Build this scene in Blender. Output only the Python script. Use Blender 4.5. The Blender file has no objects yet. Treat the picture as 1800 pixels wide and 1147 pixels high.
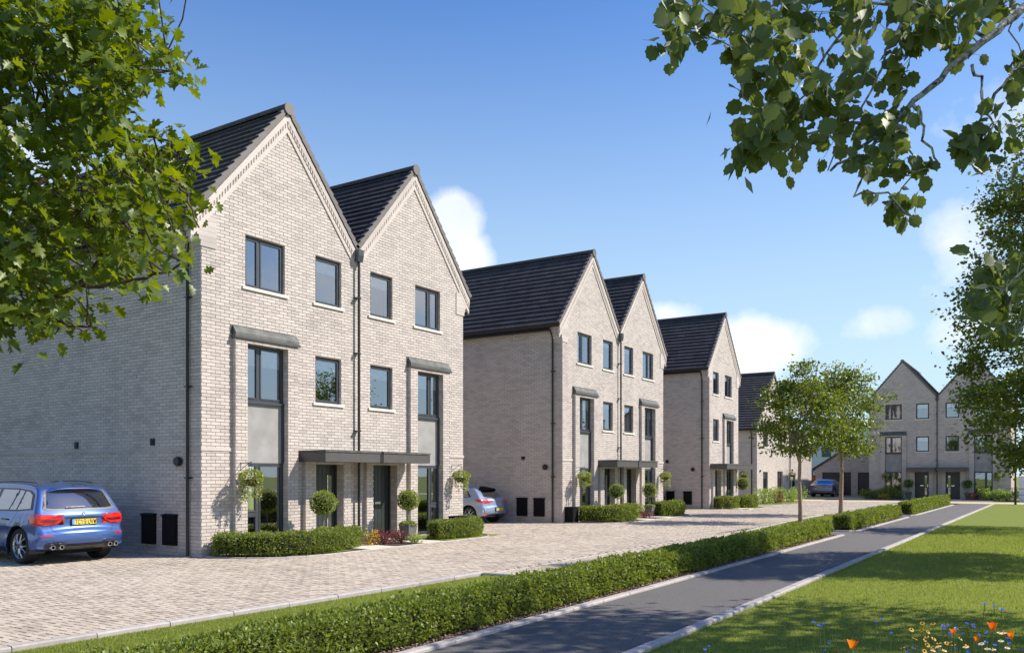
import bpy, bmesh, math, random
import numpy as np
from mathutils import Vector, Matrix
from mathutils.bvhtree import BVHTree
random.seed(7)
rng = np.random.default_rng(7)
PI = math.pi
SC = bpy.context.scene
COL = SC.collection

# ------------------------------------------------------------------ camera
FPX = 1478.17
HY = 833.0
CH = 1.85
YAW = math.radians(32.728)
cam = bpy.data.cameras.new('camera')
cam.sensor_width = 36.0
cam.lens = 36.0 * FPX / 1800.0
cam.shift_y = (HY - 573.5) / 1800.0
cam.clip_end = 3000
camo = bpy.data.objects.new('camera', cam)
camo.location = (0, 0, CH)
camo.rotation_euler = (PI / 2, 0, YAW)
COL.objects.link(camo)
SC.camera = camo
FV = np.array([-math.sin(YAW), math.cos(YAW), 0.0])
RV = np.array([math.cos(YAW), math.sin(YAW), 0.0])


def at(px, py, d):
    """world point seen at photo pixel px,py at depth d metres"""
    p = d * FV + (px - 900.0) / FPX * d * RV
    return np.array([p[0], p[1], CH - (py - HY) * d / FPX])


def proj(p):
    d = p[..., 0] * FV[0] + p[..., 1] * FV[1]
    l = p[..., 0] * RV[0] + p[..., 1] * RV[1]
    dd = np.maximum(d, 0.01)
    return 900 + FPX * l / dd, HY - FPX * (p[..., 2] - CH) / dd, d


# ------------------------------------------------------------------ sky
SUN_AZ = math.atan2(0.94, 0.71)
SUN_EL = math.radians(43)
world = bpy.data.worlds.new('World')
SC.world = world
world.use_nodes = True
nt = world.node_tree
nt.nodes.clear()


class NT:
    def __init__(s, tree):
        s.t = tree

    def n(s, typ, **kw):
        nd = s.t.nodes.new(typ)
        for k, v in kw.items():
            setattr(nd, k, v)
        return nd

    def l(s, a, b):
        s.t.links.new(a, b)

    def m(s, op, a, b=None, c=None, clamp=False):
        nd = s.t.nodes.new('ShaderNodeMath')
        nd.operation = op
        nd.use_clamp = clamp
        for i, v in enumerate((a, b, c)):
            if v is None:
                continue
            if isinstance(v, (int, float)):
                nd.inputs[i].default_value = v
            else:
                s.t.links.new(v, nd.inputs[i])
        return nd.outputs[0]


W = NT(nt)
sky = W.n('ShaderNodeTexSky', sky_type='NISHITA', sun_disc=False)
sky.sun_elevation = SUN_EL
sky.sun_rotation = SUN_AZ
sky.altitude = 0
sky.air_density = 1.0
sky.dust_density = 0.4
sky.ozone_density = 2.2
tc = W.n('ShaderNodeTexCoord')
sep = W.n('ShaderNodeSeparateXYZ')
W.l(tc.outputs['Generated'], sep.inputs[0])
az = W.m('ARCTAN2', sep.outputs[0], sep.outputs[1])
el = W.m('ARCSINE', sep.outputs[2])
# clouds: (azimuth, elevation, half widths, strength) in radians; az 0 = +Y, positive to +X


def dir_of(px, py):
    v = FV + (px - 900) / FPX * RV + np.array([0, 0, (HY - py) / FPX])
    v = v / np.linalg.norm(v)
    return math.atan2(v[0], v[1]), math.asin(v[2])


blobs = []
for px, py, rx, ry, st in [(790, 395, 60, 62, 1.15), (825, 460, 55, 60, 1.0), (1180, 548, 85, 32, 0.75), (1330, 610, 95, 60, 1.1),
                           (1300, 655, 100, 40, 0.9), (1560, 562, 80, 38, 0.62), (1690, 430, 75, 90, 0.78),
                           (1760, 210, 150, 120, 0.55), (1640, 515, 110, 45, 0.5), (1400, 690, 160, 30, 0.5), (1730, 560, 120, 80, 0.6), (300, 700, 300, 60, 0.7)]:
    a, e = dir_of(px, py)
    blobs.append((a, e, rx / FPX, ry / FPX, st))
for k in range(16):   # the rest of the sky has fair-weather clouds too
    a = 0.75 + k * 0.29 + random.uniform(-.1, .1)
    if a > PI:
        a -= 2 * PI
    blobs.append((a, random.uniform(.14, .62), random.uniform(.12, .26), random.uniform(.05, .12), random.uniform(.7, 1.1)))
mx = None
for a, e, ra, re, st in blobs:
    da = W.m('MULTIPLY', W.m('SUBTRACT', az, a), 1.0 / ra)
    de = W.m('MULTIPLY', W.m('SUBTRACT', el, e), 1.0 / re)
    r2 = W.m('ADD', W.m('MULTIPLY', da, da), W.m('MULTIPLY', de, de))
    g = W.m('MULTIPLY', W.m('POWER', 2.718, W.m('MULTIPLY', r2, -0.8)), st)
    mx = g if mx is None else W.m('MAXIMUM', mx, g)
nz = W.n('ShaderNodeTexNoise')
nz.inputs['Scale'].default_value = 11.0
nz.inputs['Detail'].default_value = 9.0
nz.inputs['Roughness'].default_value = 0.58
W.l(tc.outputs['Generated'], nz.inputs['Vector'])
dens = W.m('MULTIPLY', W.m('SUBTRACT', W.m('ADD', W.m('MULTIPLY', mx, 0.9), nz.outputs[0]), 0.91), 2.9, clamp=True)
dens = W.m('SMOOTH_MIN', dens, 0.92, 0.1)
dens = W.m('MAXIMUM', dens, 0.0)
nz2 = W.n('ShaderNodeTexNoise')
nz2.inputs['Scale'].default_value = 6.0
nz2.inputs['Detail'].default_value = 6.0
W.l(tc.outputs['Generated'], nz2.inputs['Vector'])
cr = W.n('ShaderNodeValToRGB')
cr.color_ramp.elements[0].position = 0.35
cr.color_ramp.elements[0].color = (5.2, 5.6, 6.1, 1)
cr.color_ramp.elements[1].position = 0.62
cr.color_ramp.elements[1].color = (6.6, 6.7, 6.8, 1)
W.l(nz2.outputs[0], cr.inputs[0])
hsv = W.n('ShaderNodeHueSaturation')
hsv.inputs['Hue'].default_value = 0.513
hsv.inputs['Saturation'].default_value = 1.42
hsv.inputs['Value'].default_value = 1.08
W.l(sky.outputs[0], hsv.inputs['Color'])
# the air pales towards the horizon all the way round
pale = W.n('ShaderNodeMix', data_type='RGBA')
elp = W.m('MAXIMUM', el, 0.0)
W.l(W.m('MULTIPLY', W.m('POWER', 2.718, W.m('MULTIPLY', W.m('MULTIPLY', elp, elp), -7.0)), 0.90), pale.inputs[0])
W.l(hsv.outputs[0], pale.inputs[6])
pale.inputs[7].default_value = (3.7, 4.9, 5.7, 1)
mixc = W.n('ShaderNodeMix', data_type='RGBA')
W.l(dens, mixc.inputs[0])
W.l(pale.outputs[2], mixc.inputs[6])
W.l(cr.outputs[0], mixc.inputs[7])
bg = W.n('ShaderNodeBackground')
bg.inputs[1].default_value = 0.12
W.l(mixc.outputs[2], bg.inputs[0])
wo = W.n('ShaderNodeOutputWorld')
W.l(bg.outputs[0], wo.inputs[0])

# ------------------------------------------------------------------ sun
sun = bpy.data.lights.new('sun', 'SUN')
sun.energy = 4.7
sun.angle = math.radians(0.55)
sun.color = (1.0, 0.93, 0.83)
suno = bpy.data.objects.new('sun', sun)
sd = Vector((math.sin(SUN_AZ) * math.cos(SUN_EL), math.cos(SUN_AZ) * math.cos(SUN_EL), math.sin(SUN_EL)))
suno.rotation_euler = sd.to_track_quat('Z', 'Y').to_euler()
suno.location = (20, 20, 40)
COL.objects.link(suno)
SC.view_settings.view_transform = 'Standard'
SC.view_settings.look = 'None'
SC.view_settings.gamma = 1
SC.view_settings.exposure = 0.55
SC.view_settings.use_curve_mapping = False
SC.render.engine = 'CYCLES'
SC.cycles.max_bounces = 8
SC.cycles.transparent_max_bounces = 12


# ------------------------------------------------------------------ materials
def new_mat(name):
    m = bpy.data.materials.new(name)
    m.use_nodes = True
    t = m.node_tree
    t.nodes.clear()
    N = NT(t)
    out = N.n('ShaderNodeOutputMaterial')
    b = N.n('ShaderNodeBsdfPrincipled')
    N.l(b.outputs[0], out.inputs[0])
    return m, N, b, out


def vary(name, c0, c1, scale=6.0, rough=0.8, metal=0.0, island=0.6, detail=4.0, bump=0.0, bscale=60.0, spec=0.4, coat=0.0, obj=True, mid=None):
    """colour between c0 and c1 by noise and by a random number per piece"""
    m, N, b, out = new_mat(name)
    tc = N.n('ShaderNodeTexCoord')
    nz = N.n('ShaderNodeTexNoise')
    nz.inputs['Scale'].default_value = scale
    nz.inputs['Detail'].default_value = detail
    N.l(tc.outputs['Object'] if obj else N.n('ShaderNodeNewGeometry').outputs['Position'], nz.inputs['Vector'])
    f = N.m('MULTIPLY', N.m('SUBTRACT', nz.outputs[0], 0.3), 2.5, clamp=True)
    if island > 0:
        geo = N.n('ShaderNodeNewGeometry')
        oi = N.n('ShaderNodeObjectInfo')
        r = N.m('FRACT', N.m('ADD', geo.outputs['Random Per Island'], oi.outputs['Random']))
        f = N.m('ADD', N.m('MULTIPLY', f, 1 - island), N.m('MULTIPLY', r, island))
    ramp = N.n('ShaderNodeValToRGB')
    ramp.color_ramp.elements[0].color = (*c0, 1)
    ramp.color_ramp.elements[1].color = (*c1, 1)
    if mid:
        e = ramp.color_ramp.elements.new(0.5)
        e.color = (*mid, 1)
    N.l(f, ramp.inputs[0])
    N.l(ramp.outputs[0], b.inputs['Base Color'])
    b.inputs['Roughness'].default_value = rough
    b.inputs['Metallic'].default_value = metal
    b.inputs['Specular IOR Level'].default_value = spec
    b.inputs['Coat Weight'].default_value = coat
    if bump > 0:
        n2 = N.n('ShaderNodeTexNoise')
        n2.inputs['Scale'].default_value = bscale
        n2.inputs['Detail'].default_value = 5
        N.l(tc.outputs['Object'], n2.inputs['Vector'])
        bp = N.n('ShaderNodeBump')
        bp.inputs['Strength'].default_value = bump
        bp.inputs['Distance'].default_value = 0.02
        N.l(n2.outputs[0], bp.inputs['Height'])
        N.l(bp.outputs[0], b.inputs['Normal'])
    return m


def leafy(name, c0, c1, rough=0.45, trans=0.35, scale=1.2, sat=1.0, tcol=None, spec=0.35):
    m, N, b, out = new_mat(name)
    geo = N.n('ShaderNodeNewGeometry')
    oi = N.n('ShaderNodeObjectInfo')
    r = N.m('FRACT', N.m('ADD', geo.outputs['Random Per Island'], oi.outputs['Random']))
    nz = N.n('ShaderNodeTexNoise')
    nz.inputs['Scale'].default_value = scale
    N.l(geo.outputs['Position'], nz.inputs['Vector'])
    f = N.m('ADD', N.m('MULTIPLY', r, 0.65), N.m('MULTIPLY', nz.outputs[0], 0.35))
    ramp = N.n('ShaderNodeValToRGB')
    ramp.color_ramp.elements[0].color = (*c0, 1)
    ramp.color_ramp.elements[1].color = (*c1, 1)
    N.l(f, ramp.inputs[0])
    N.l(ramp.outputs[0], b.inputs['Base Color'])
    b.inputs['Roughness'].default_value = rough
    b.inputs['Specular IOR Level'].default_value = spec
    tr = N.n('ShaderNodeBsdfTranslucent')
    hs = N.n('ShaderNodeHueSaturation')
    hs.inputs['Hue'].default_value = 0.485
    hs.inputs['Saturation'].default_value = 1.15
    hs.inputs['Value'].default_value = 2.0
    N.l(ramp.outputs[0], hs.inputs['Color'])
    N.l(hs.outputs[0], tr.inputs[0])
    mx = N.n('ShaderNodeMixShader')
    mx.inputs[0].default_value = trans
    N.l(b.outputs[0], mx.inputs[1])
    N.l(tr.outputs[0], mx.inputs[2])
    N.l(mx.outputs[0], out.inputs[0])
    return m


def plain(name, c, rough=0.5, metal=0.0, spec=0.5, coat=0.0, bump=0.0):
    return vary(name, tuple(x * 0.88 for x in c), tuple(min(1, x * 1.1) for x in c), scale=9.0, rough=rough, metal=metal, island=0.0, spec=spec, coat=coat, bump=bump)


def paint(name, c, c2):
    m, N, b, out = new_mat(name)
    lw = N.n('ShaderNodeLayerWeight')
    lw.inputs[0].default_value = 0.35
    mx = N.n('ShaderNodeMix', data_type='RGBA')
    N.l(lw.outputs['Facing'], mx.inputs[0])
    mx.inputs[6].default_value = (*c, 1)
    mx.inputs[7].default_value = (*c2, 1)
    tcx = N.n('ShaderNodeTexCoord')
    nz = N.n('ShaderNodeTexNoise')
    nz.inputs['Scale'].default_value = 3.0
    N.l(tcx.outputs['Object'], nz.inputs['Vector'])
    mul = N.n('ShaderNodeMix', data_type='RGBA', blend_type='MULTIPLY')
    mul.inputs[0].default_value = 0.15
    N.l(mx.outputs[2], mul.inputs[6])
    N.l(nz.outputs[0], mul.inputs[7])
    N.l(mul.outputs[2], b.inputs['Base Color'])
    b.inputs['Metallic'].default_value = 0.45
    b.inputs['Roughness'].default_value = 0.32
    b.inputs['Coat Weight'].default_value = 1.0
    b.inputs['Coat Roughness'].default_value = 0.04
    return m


def glass(name, tint=(0.8, 0.83, 0.84), refl=0.3, dark=False):
    m, N, b, out = new_mat(name)
    N.t.nodes.remove(b)
    gl = N.n('ShaderNodeBsdfGlossy')
    gl.inputs['Roughness'].default_value = 0.012
    gl.inputs['Color'].default_value = (0.88, 0.92, 1.0, 1)
    if dark:
        tr = N.n('ShaderNodeBsdfDiffuse')
        tr.inputs[0].default_value = (0.012, 0.013, 0.015, 1)
    else:
        tr = N.n('ShaderNodeBsdfTransparent')
        tr.inputs[0].default_value = (*tint, 1)
    fr = N.n('ShaderNodeFresnel')
    fr.inputs[0].default_value = 1.55
    nz = N.n('ShaderNodeTexNoise')
    nz.inputs['Scale'].default_value = 1.1
    tcx = N.n('ShaderNodeTexCoord')
    N.l(tcx.outputs['Object'], nz.inputs['Vector'])
    bp = N.n('ShaderNodeBump')
    bp.inputs['Strength'].default_value = 0.03
    bp.inputs['Distance'].default_value = 0.05
    N.l(nz.outputs[0], bp.inputs['Height'])
    N.l(bp.outputs[0], gl.inputs['Normal'])
    f = N.m('ADD', N.m('MULTIPLY', fr.outputs[0], 1.0), refl, clamp=True)
    mx = N.n('ShaderNodeMixShader')
    N.l(f, mx.inputs[0])
    N.l(tr.outputs[0], mx.inputs[1])
    N.l(gl.outputs[0], mx.inputs[2])
    N.l(mx.outputs[0], out.inputs[0])
    return m


def brick_tex(name):
    m, N, b, out = new_mat(name)
    tcx = N.n('ShaderNodeTexCoord')
    sp = N.n('ShaderNodeSeparateXYZ')
    N.l(tcx.outputs['Object'], sp.inputs[0])
    cb = N.n('ShaderNodeCombineXYZ')
    N.l(N.m('ADD', sp.outputs[0], sp.outputs[1]), cb.inputs[0])
    N.l(sp.outputs[2], cb.inputs[1])
    bt = N.n('ShaderNodeTexBrick')
    bt.offset = 0.5
    N.l(cb.outputs[0], bt.inputs['Vector'])
    bt.inputs['Scale'].default_value = 1.0
    bt.inputs['Brick Width'].default_value = 0.25
    bt.inputs['Row Height'].default_value = 0.078
    bt.inputs['Mortar Size'].default_value = 0.006
    bt.inputs['Color1'].default_value = (0.63, 0.55, 0.485, 1)
    bt.inputs['Color2'].default_value = (0.42, 0.375, 0.345, 1)
    bt.inputs['Mortar'].default_value = (0.4, 0.33, 0.275, 1)
    N.l(bt.outputs[0], b.inputs['Base Color'])
    b.inputs['Roughness'].default_value = 0.9
    bp = N.n('ShaderNodeBump')
    bp.inputs['Strength'].default_value = 0.5
    bp.inputs['Distance'].default_value = 0.01
    bp.invert = True
    N.l(bt.outputs['Fac'], bp.inputs['Height'])
    N.l(bp.outputs[0], b.inputs['Normal'])
    return m


M = {}
M['brick'] = vary('brick', (0.405, 0.367, 0.338), (0.61, 0.548, 0.495), scale=1.1, rough=0.88, island=0.62, bump=0.35, bscale=40, mid=(0.54, 0.478, 0.43))
M['mortar'] = vary('mortar', (0.37, 0.31, 0.265), (0.46, 0.39, 0.335), scale=8, rough=0.95, island=0)
M['brick_tex'] = brick_tex('brickwork')
M['paver'] = vary('paver', (0.32, 0.268, 0.205), (0.57, 0.49, 0.39), scale=0.5, rough=0.85, island=0.7, bump=0.3, bscale=70, mid=(0.485, 0.41, 0.325))
M['sand'] = vary('joint_sand', (0.05, 0.04, 0.03), (0.10, 0.08, 0.06), scale=5, rough=1, island=0)
M['tile'] = vary('roof_tile', (0.052, 0.046, 0.046), (0.092, 0.082, 0.080), scale=2, rough=0.6, island=0.6, spec=0.3, bump=0.15, bscale=90)
M['verge'] = vary('verge_tile', (0.13, 0.115, 0.105), (0.17, 0.15, 0.14), scale=3, rough=0.6, island=0.5)
M['anth'] = plain('anthracite_frame', (0.055, 0.06, 0.07), rough=0.38)
M['black'] = plain('black_plastic', (0.012, 0.012, 0.014), rough=0.5)
M['boxblack'] = plain('meter_box_black', (0.008, 0.008, 0.009), rough=0.75, spec=0.15)
M['gutter'] = plain('gutter_black', (0.02, 0.02, 0.022), rough=0.35)
M['glass'] = glass('window_glass', refl=0.30)
M['carglass'] = glass('car_glass', refl=0.26, dark=True)
M['blind'] = plain('blind_white', (0.8, 0.79, 0.76), rough=0.9)
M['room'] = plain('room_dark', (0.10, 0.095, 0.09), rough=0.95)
M['sill'] = vary('stone_sill', (0.66, 0.62, 0.53), (0.76, 0.72, 0.63), scale=7, rough=0.85, island=0.2)
M['render'] = vary('grey_render_panel', (0.27, 0.262, 0.25), (0.36, 0.35, 0.335), scale=2.3, rough=0.9, island=0, bump=0.1)
M['lead'] = vary('lead_flashing', (0.065, 0.07, 0.062), (0.14, 0.145, 0.13), scale=4, rough=0.65, island=0, metal=0.1)
M['canopy'] = plain('canopy_grey', (0.085, 0.079, 0.075), rough=0.45)
M['door'] = plain('door_dark_green', (0.035, 0.042, 0.04), rough=0.35)
M['garage'] = plain('garage_door', (0.035, 0.035, 0.038), rough=0.45)
M['chrome'] = plain('chrome', (0.75, 0.75, 0.75), rough=0.15, metal=1.0)
M['kerb'] = vary('kerb_concrete', (0.33, 0.30, 0.285), (0.47, 0.435, 0.41), scale=14, rough=0.9, island=0.5, bump=0.3, bscale=120)
M['slab'] = vary('paving_slab', (0.60, 0.53, 0.42), (0.7, 0.63, 0.5), scale=3, rough=0.85, island=0.4)
M['asphalt'] = vary('asphalt', (0.085, 0.078, 0.073), (0.205, 0.19, 0.178), scale=130, rough=0.85, island=0, detail=2, bump=0.6, bscale=220)
M['road'] = vary('road_asphalt', (0.10, 0.10, 0.10), (0.17, 0.165, 0.16), scale=60, rough=0.9, island=0)
M['buff'] = vary('buff_surfacing', (0.50, 0.40, 0.22), (0.60, 0.49, 0.28), scale=20, rough=0.95, island=0)
M['grass'] = vary('grass_ground', (0.115, 0.155, 0.025), (0.235, 0.265, 0.06), scale=28, rough=0.95, island=0, detail=8, obj=False, spec=0.1, mid=(0.17, 0.205, 0.04))
M['blade'] = leafy('grass_blade', (0.13, 0.175, 0.03), (0.29, 0.33, 0.08), trans=0.38, scale=2)
M['soil'] = vary('soil', (0.04, 0.028, 0.02), (0.09, 0.065, 0.045), scale=20, rough=1, island=0, bump=0.6)
M['chips'] = vary('bark_chips', (0.12, 0.075, 0.05), (0.42, 0.30, 0.22), scale=9, rough=0.95, island=0.9)
M['hedge'] = leafy('hedge_leaf', (0.085, 0.13, 0.022), (0.26, 0.31, 0.065), trans=0.3, scale=2.5)
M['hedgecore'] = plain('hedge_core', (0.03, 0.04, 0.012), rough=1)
M['hedgetwig'] = plain('hedge_twig', (0.10, 0.07, 0.045), rough=1)
M['oak'] = leafy('oak_leaf', (0.05, 0.09, 0.012), (0.19, 0.24, 0.03), trans=0.34, rough=0.42, spec=0.4)
M['dark'] = leafy('dark_leaf', (0.075, 0.108, 0.03), (0.145, 0.185, 0.05), trans=0.3, rough=0.5)
M['pale'] = leafy('pale_leaf', (0.12, 0.15, 0.11), (0.19, 0.22, 0.16), trans=0.15, rough=0.5)
M['treeleaf'] = leafy('tree_leaf', (0.04, 0.072, 0.012), (0.20, 0.25, 0.045), trans=0.35, rough=0.4)
M['bark'] = vary('bark', (0.22, 0.15, 0.11), (0.44, 0.32, 0.24), scale=18, rough=0.95, island=0, bump=0.6, bscale=30)
M['darkbark'] = vary('dark_bark', (0.06, 0.045, 0.03), (0.15, 0.11, 0.08), scale=18, rough=0.95, island=0, bump=0.5)
M['birch'] = vary('birch_bark', (0.02, 0.018, 0.015), (0.55, 0.52, 0.48), scale=38, rough=0.9, island=0, bump=0.5)
M['twig'] = plain('green_twig', (0.28, 0.30, 0.18), rough=0.7)
M['topiary'] = leafy('topiary_leaf', (0.12, 0.18, 0.028), (0.34, 0.40, 0.085), trans=0.3)
M['shrub'] = leafy('shrub_leaf', (0.13, 0.2, 0.04), (0.34, 0.42, 0.12), trans=0.3)
M['redleaf'] = leafy('red_leaf', (0.10, 0.03, 0.03), (0.30, 0.12, 0.10), trans=0.25)
M['yellowleaf'] = leafy('yellow_leaf', (0.40, 0.30, 0.04), (0.60, 0.42, 0.06), trans=0.25)
M['pot'] = plain('grey_pot', (0.13, 0.125, 0.12), rough=0.7, bump=0.3)
M['bowl'] = plain('basket_brown', (0.10, 0.035, 0.02), rough=0.8)
M['pink'] = vary('pink_flower', (0.75, 0.35, 0.4), (0.85, 0.65, 0.62), rough=0.8, island=0.9)
M['wood'] = vary('orange_wood', (0.24, 0.09, 0.025), (0.38, 0.16, 0.045), scale=3, rough=0.7, island=0.5)
M['white'] = plain('white_render', (0.8, 0.78, 0.75), rough=0.9)
M['palehouse'] = plain('pale_wall', (0.55, 0.58, 0.62), rough=0.9)
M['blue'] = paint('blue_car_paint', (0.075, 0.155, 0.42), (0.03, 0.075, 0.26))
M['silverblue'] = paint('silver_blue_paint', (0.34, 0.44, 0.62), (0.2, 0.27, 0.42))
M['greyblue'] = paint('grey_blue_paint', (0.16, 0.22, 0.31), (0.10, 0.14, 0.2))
M['tyre'] = plain('tyre_rubber', (0.016, 0.016, 0.017), rough=0.8)
M['rimdark'] = plain('rim_dark', (0.03, 0.03, 0.032), rough=0.4)
M['rim'] = plain('rim_alloy', (0.6, 0.6, 0.6), rough=0.3, metal=0.7)
M['lamp_red'] = vary('tail_lamp_red', (0.45, 0.008, 0.008), (0.72, 0.035, 0.02), scale=9, rough=0.08, island=0, coat=1.0)
M['lamp_dark'] = plain('tail_lamp_dark', (0.16, 0.008, 0.01), rough=0.08, coat=1.0)
M['plate'] = plain('plate_yellow', (0.80, 0.62, 0.10), rough=0.4)
M['platewhite'] = plain('white_enamel', (0.85, 0.85, 0.86), rough=0.25)
M['plateblue'] = plain('plate_blue', (0.10, 0.38, 0.62), rough=0.4)
M['badgeblue'] = plain('badge_blue', (0.05, 0.25, 0.65), rough=0.2)
M['trim'] = plain('car_trim_dark', (0.02, 0.02, 0.022), rough=0.3)
M['trimgrey'] = plain('car_trim_grey', (0.10, 0.095, 0.09), rough=0.45, metal=0.0)
M['poppy'] = leafy('orange_petal', (0.55, 0.09, 0.01), (0.72, 0.28, 0.02), trans=0.3, rough=0.5)
M['cornblue'] = leafy('blue_petal', (0.09, 0.12, 0.65), (0.20, 0.26, 0.85), trans=0.35)
M['daisyy'] = leafy('yellow_petal', (0.75, 0.42, 0.04), (0.85, 0.6, 0.10), trans=0.35)
M['daisyw'] = leafy('white_petal', (0.75, 0.73, 0.6), (0.85, 0.83, 0.75), trans=0.35)
M['flowerhub'] = plain('flower_hub', (0.06, 0.02, 0.01), rough=0.9)
M['stem'] = leafy('flower_stem', (0.08, 0.13, 0.04), (0.14, 0.2, 0.06), trans=0.2)


# ------------------------------------------------------------------ mesh helpers
def link(o, parent=None, **props):
    COL.objects.link(o)
    if parent is not None:
        o.parent = parent
    for k, v in props.items():
        if v is not None:
            o[k] = v
    return o


def empty(name, loc=(0, 0, 0), rz=0.0, label=None, cat=None, group=None, kind=None, scale=1.0):
    o = bpy.data.objects.new(name, None)
    o.empty_display_size = 0.3
    o.location = loc
    o.rotation_euler = (0, 0, rz)
    o.scale = (scale,) * 3
    return link(o, None, label=label, category=cat, group=group, kind=kind)


def mesh_np(name, V, Fq, mat, smooth=False):
    me = bpy.data.meshes.new(name)
    V = np.asarray(V, dtype=np.float32)
    if isinstance(Fq, np.ndarray):
        nf, k = Fq.shape
        me.vertices.add(len(V))
        me.vertices.foreach_set('co', V.ravel())
        me.loops.add(nf * k)
        me.loops.foreach_set('vertex_index', Fq.ravel().astype(np.int32))
        me.polygons.add(nf)
        me.polygons.foreach_set('loop_start', (np.arange(nf) * k).astype(np.int32))
        me.polygons.foreach_set('loop_total', np.full(nf, k, dtype=np.int32))
        me.update(calc_edges=True)
    else:
        me.from_pydata([tuple(map(float, v)) for v in V], [], Fq)
        me.update()
    me.materials.append(mat)
    me.polygons.foreach_set('use_smooth', np.full(len(me.polygons), bool(smooth)))
    return me


def obj(name, me, parent=None, **props):
    return link(bpy.data.objects.new(name, me), parent, **props)


class MB:
    def __init__(s):
        s.v = []
        s.f = []

    def add(s, vs, fs):
        b = len(s.v)
        s.v.extend([tuple(map(float, v)) for v in vs])
        s.f.extend([tuple(b + i for i in f) for f in fs])
        return s

    def box(s, x0, x1, y0, y1, z0, z1):
        if x0 > x1: x0, x1 = x1, x0
        if y0 > y1: y0, y1 = y1, y0
        if z0 > z1: z0, z1 = z1, z0
        return s.add([(x0, y0, z0), (x1, y0, z0), (x1, y1, z0), (x0, y1, z0), (x0, y0, z1), (x1, y0, z1), (x1, y1, z1), (x0, y1, z1)],
                     [(0, 3, 2, 1), (4, 5, 6, 7), (0, 1, 5, 4), (1, 2, 6, 5), (2, 3, 7, 6), (3, 0, 4, 7)])

    def prism(s, poly, axis, a0, a1):
        """poly 2D points; axis 'y': poly is (x,z), extruded y a0..a1; 'x': poly is (y,z); 'z': poly is (x,y)"""
        n = len(poly)

        def P(p, a):
            return (p[0], a, p[1]) if axis == 'y' else (a, p[0], p[1]) if axis == 'x' else (p[0], p[1], a)
        vs = [P(p, a0) for p in poly] + [P(p, a1) for p in poly]
        fs = [tuple(range(n)), tuple(range(2 * n - 1, n - 1, -1))]
        for i in range(n):
            j = (i + 1) % n
            fs.append((i, i + n, j + n, j))
        return s.add(vs, fs)

    def tube(s, pts, rad, sides=7, caps=True):
        pts = [Vector(p) for p in pts]
        n = len(pts)
        if not hasattr(rad, '__len__'):
            rad = [rad] * n
        b = len(s.v)
        up = Vector((0, 0, 1))
        for i, p in enumerate(pts):
            t = (pts[min(i + 1, n - 1)] - pts[max(i - 1, 0)]).normalized()
            a = up if abs(t.dot(up)) < 0.95 else Vector((1, 0, 0))
            u = t.cross(a).normalized()
            w = t.cross(u).normalized()
            for k in range(sides):
                an = 2 * PI * k / sides
                q = p + (u * math.cos(an) + w * math.sin(an)) * rad[i]
                s.v.append((q.x, q.y, q.z))
        for i in range(n - 1):
            for k in range(sides):
                k2 = (k + 1) % sides
                s.f.append((b + i * sides + k, b + i * sides + k2, b + (i + 1) * sides + k2, b + (i + 1) * sides + k))
        if caps:
            s.f.append(tuple(b + k for k in range(sides))[::-1])
            s.f.append(tuple(b + (n - 1) * sides + k for k in range(sides)))
        return s

    def lathe(s, prof, c=(0, 0, 0), sides=24, axis='z', caps=False):
        b = len(s.v)
        for r, h in prof:
            for k in range(sides):
                a = 2 * PI * k / sides
                x, y = r * math.cos(a), r * math.sin(a)
                p = (x, y, h) if axis == 'z' else (x, h, y) if axis == 'y' else (h, x, y)
                s.v.append((c[0] + p[0], c[1] + p[1], c[2] + p[2]))
        for i in range(len(prof) - 1):
            for k in range(sides):
                k2 = (k + 1) % sides
                s.f.append((b + i * sides + k, b + i * sides + k2, b + (i + 1) * sides + k2, b + (i + 1) * sides + k))
        if caps:
            s.f.append(tuple(b + k for k in range(sides))[::-1])
            m = len(prof) - 1
            s.f.append(tuple(b + m * sides + k for k in range(sides)))
        return s

    def mesh(s, name, mat, smooth=False, angle=None, fix=True):
        me = bpy.data.meshes.new(name)
        me.from_pydata(s.v, [], s.f)
        me.update()
        if fix:
            bm = bmesh.new()
            bm.from_mesh(me)
            bmesh.ops.recalc_face_normals(bm, faces=bm.faces)
            if smooth:
                for f in bm.faces:
                    f.smooth = True
                for e in bm.edges:
                    if len(e.link_faces) == 2 and e.calc_face_angle(0) > (angle or 0.7):
                        e.smooth = False
            bm.to_mesh(me)
            bm.free()
        me.materials.append(mat)
        return me

    def build(s, name, mat, parent=None, smooth=False, angle=None, **props):
        return obj(name, s.mesh(name, mat, smooth, angle), parent, **props)


def fbm1(x, seed=0.0):
    return math.sin(x * 1.7 + seed) * .5 + math.sin(x * 3.9 + seed * 2.1) * .3 + math.sin(x * 8.3 + seed * .7) * .2


# ------------------------------------------------------------------ scattered leaves
def tmpl_diamond():
    V = np.array([(0, 0, 0), (.36, .5, .10), (0, 1, 0), (-.36, .5, .10), (0, .5, 0)])
    return V, np.array([(0, 1, 4), (1, 2, 4), (2, 3, 4), (3, 0, 4)])


def tmpl_quad():
    V = np.array([(0, 0, 0), (.34, .5, .09), (0, 1, 0), (-.34, .5, .09)])
    return V, np.array([(0, 1, 2), (0, 2, 3)])


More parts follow.
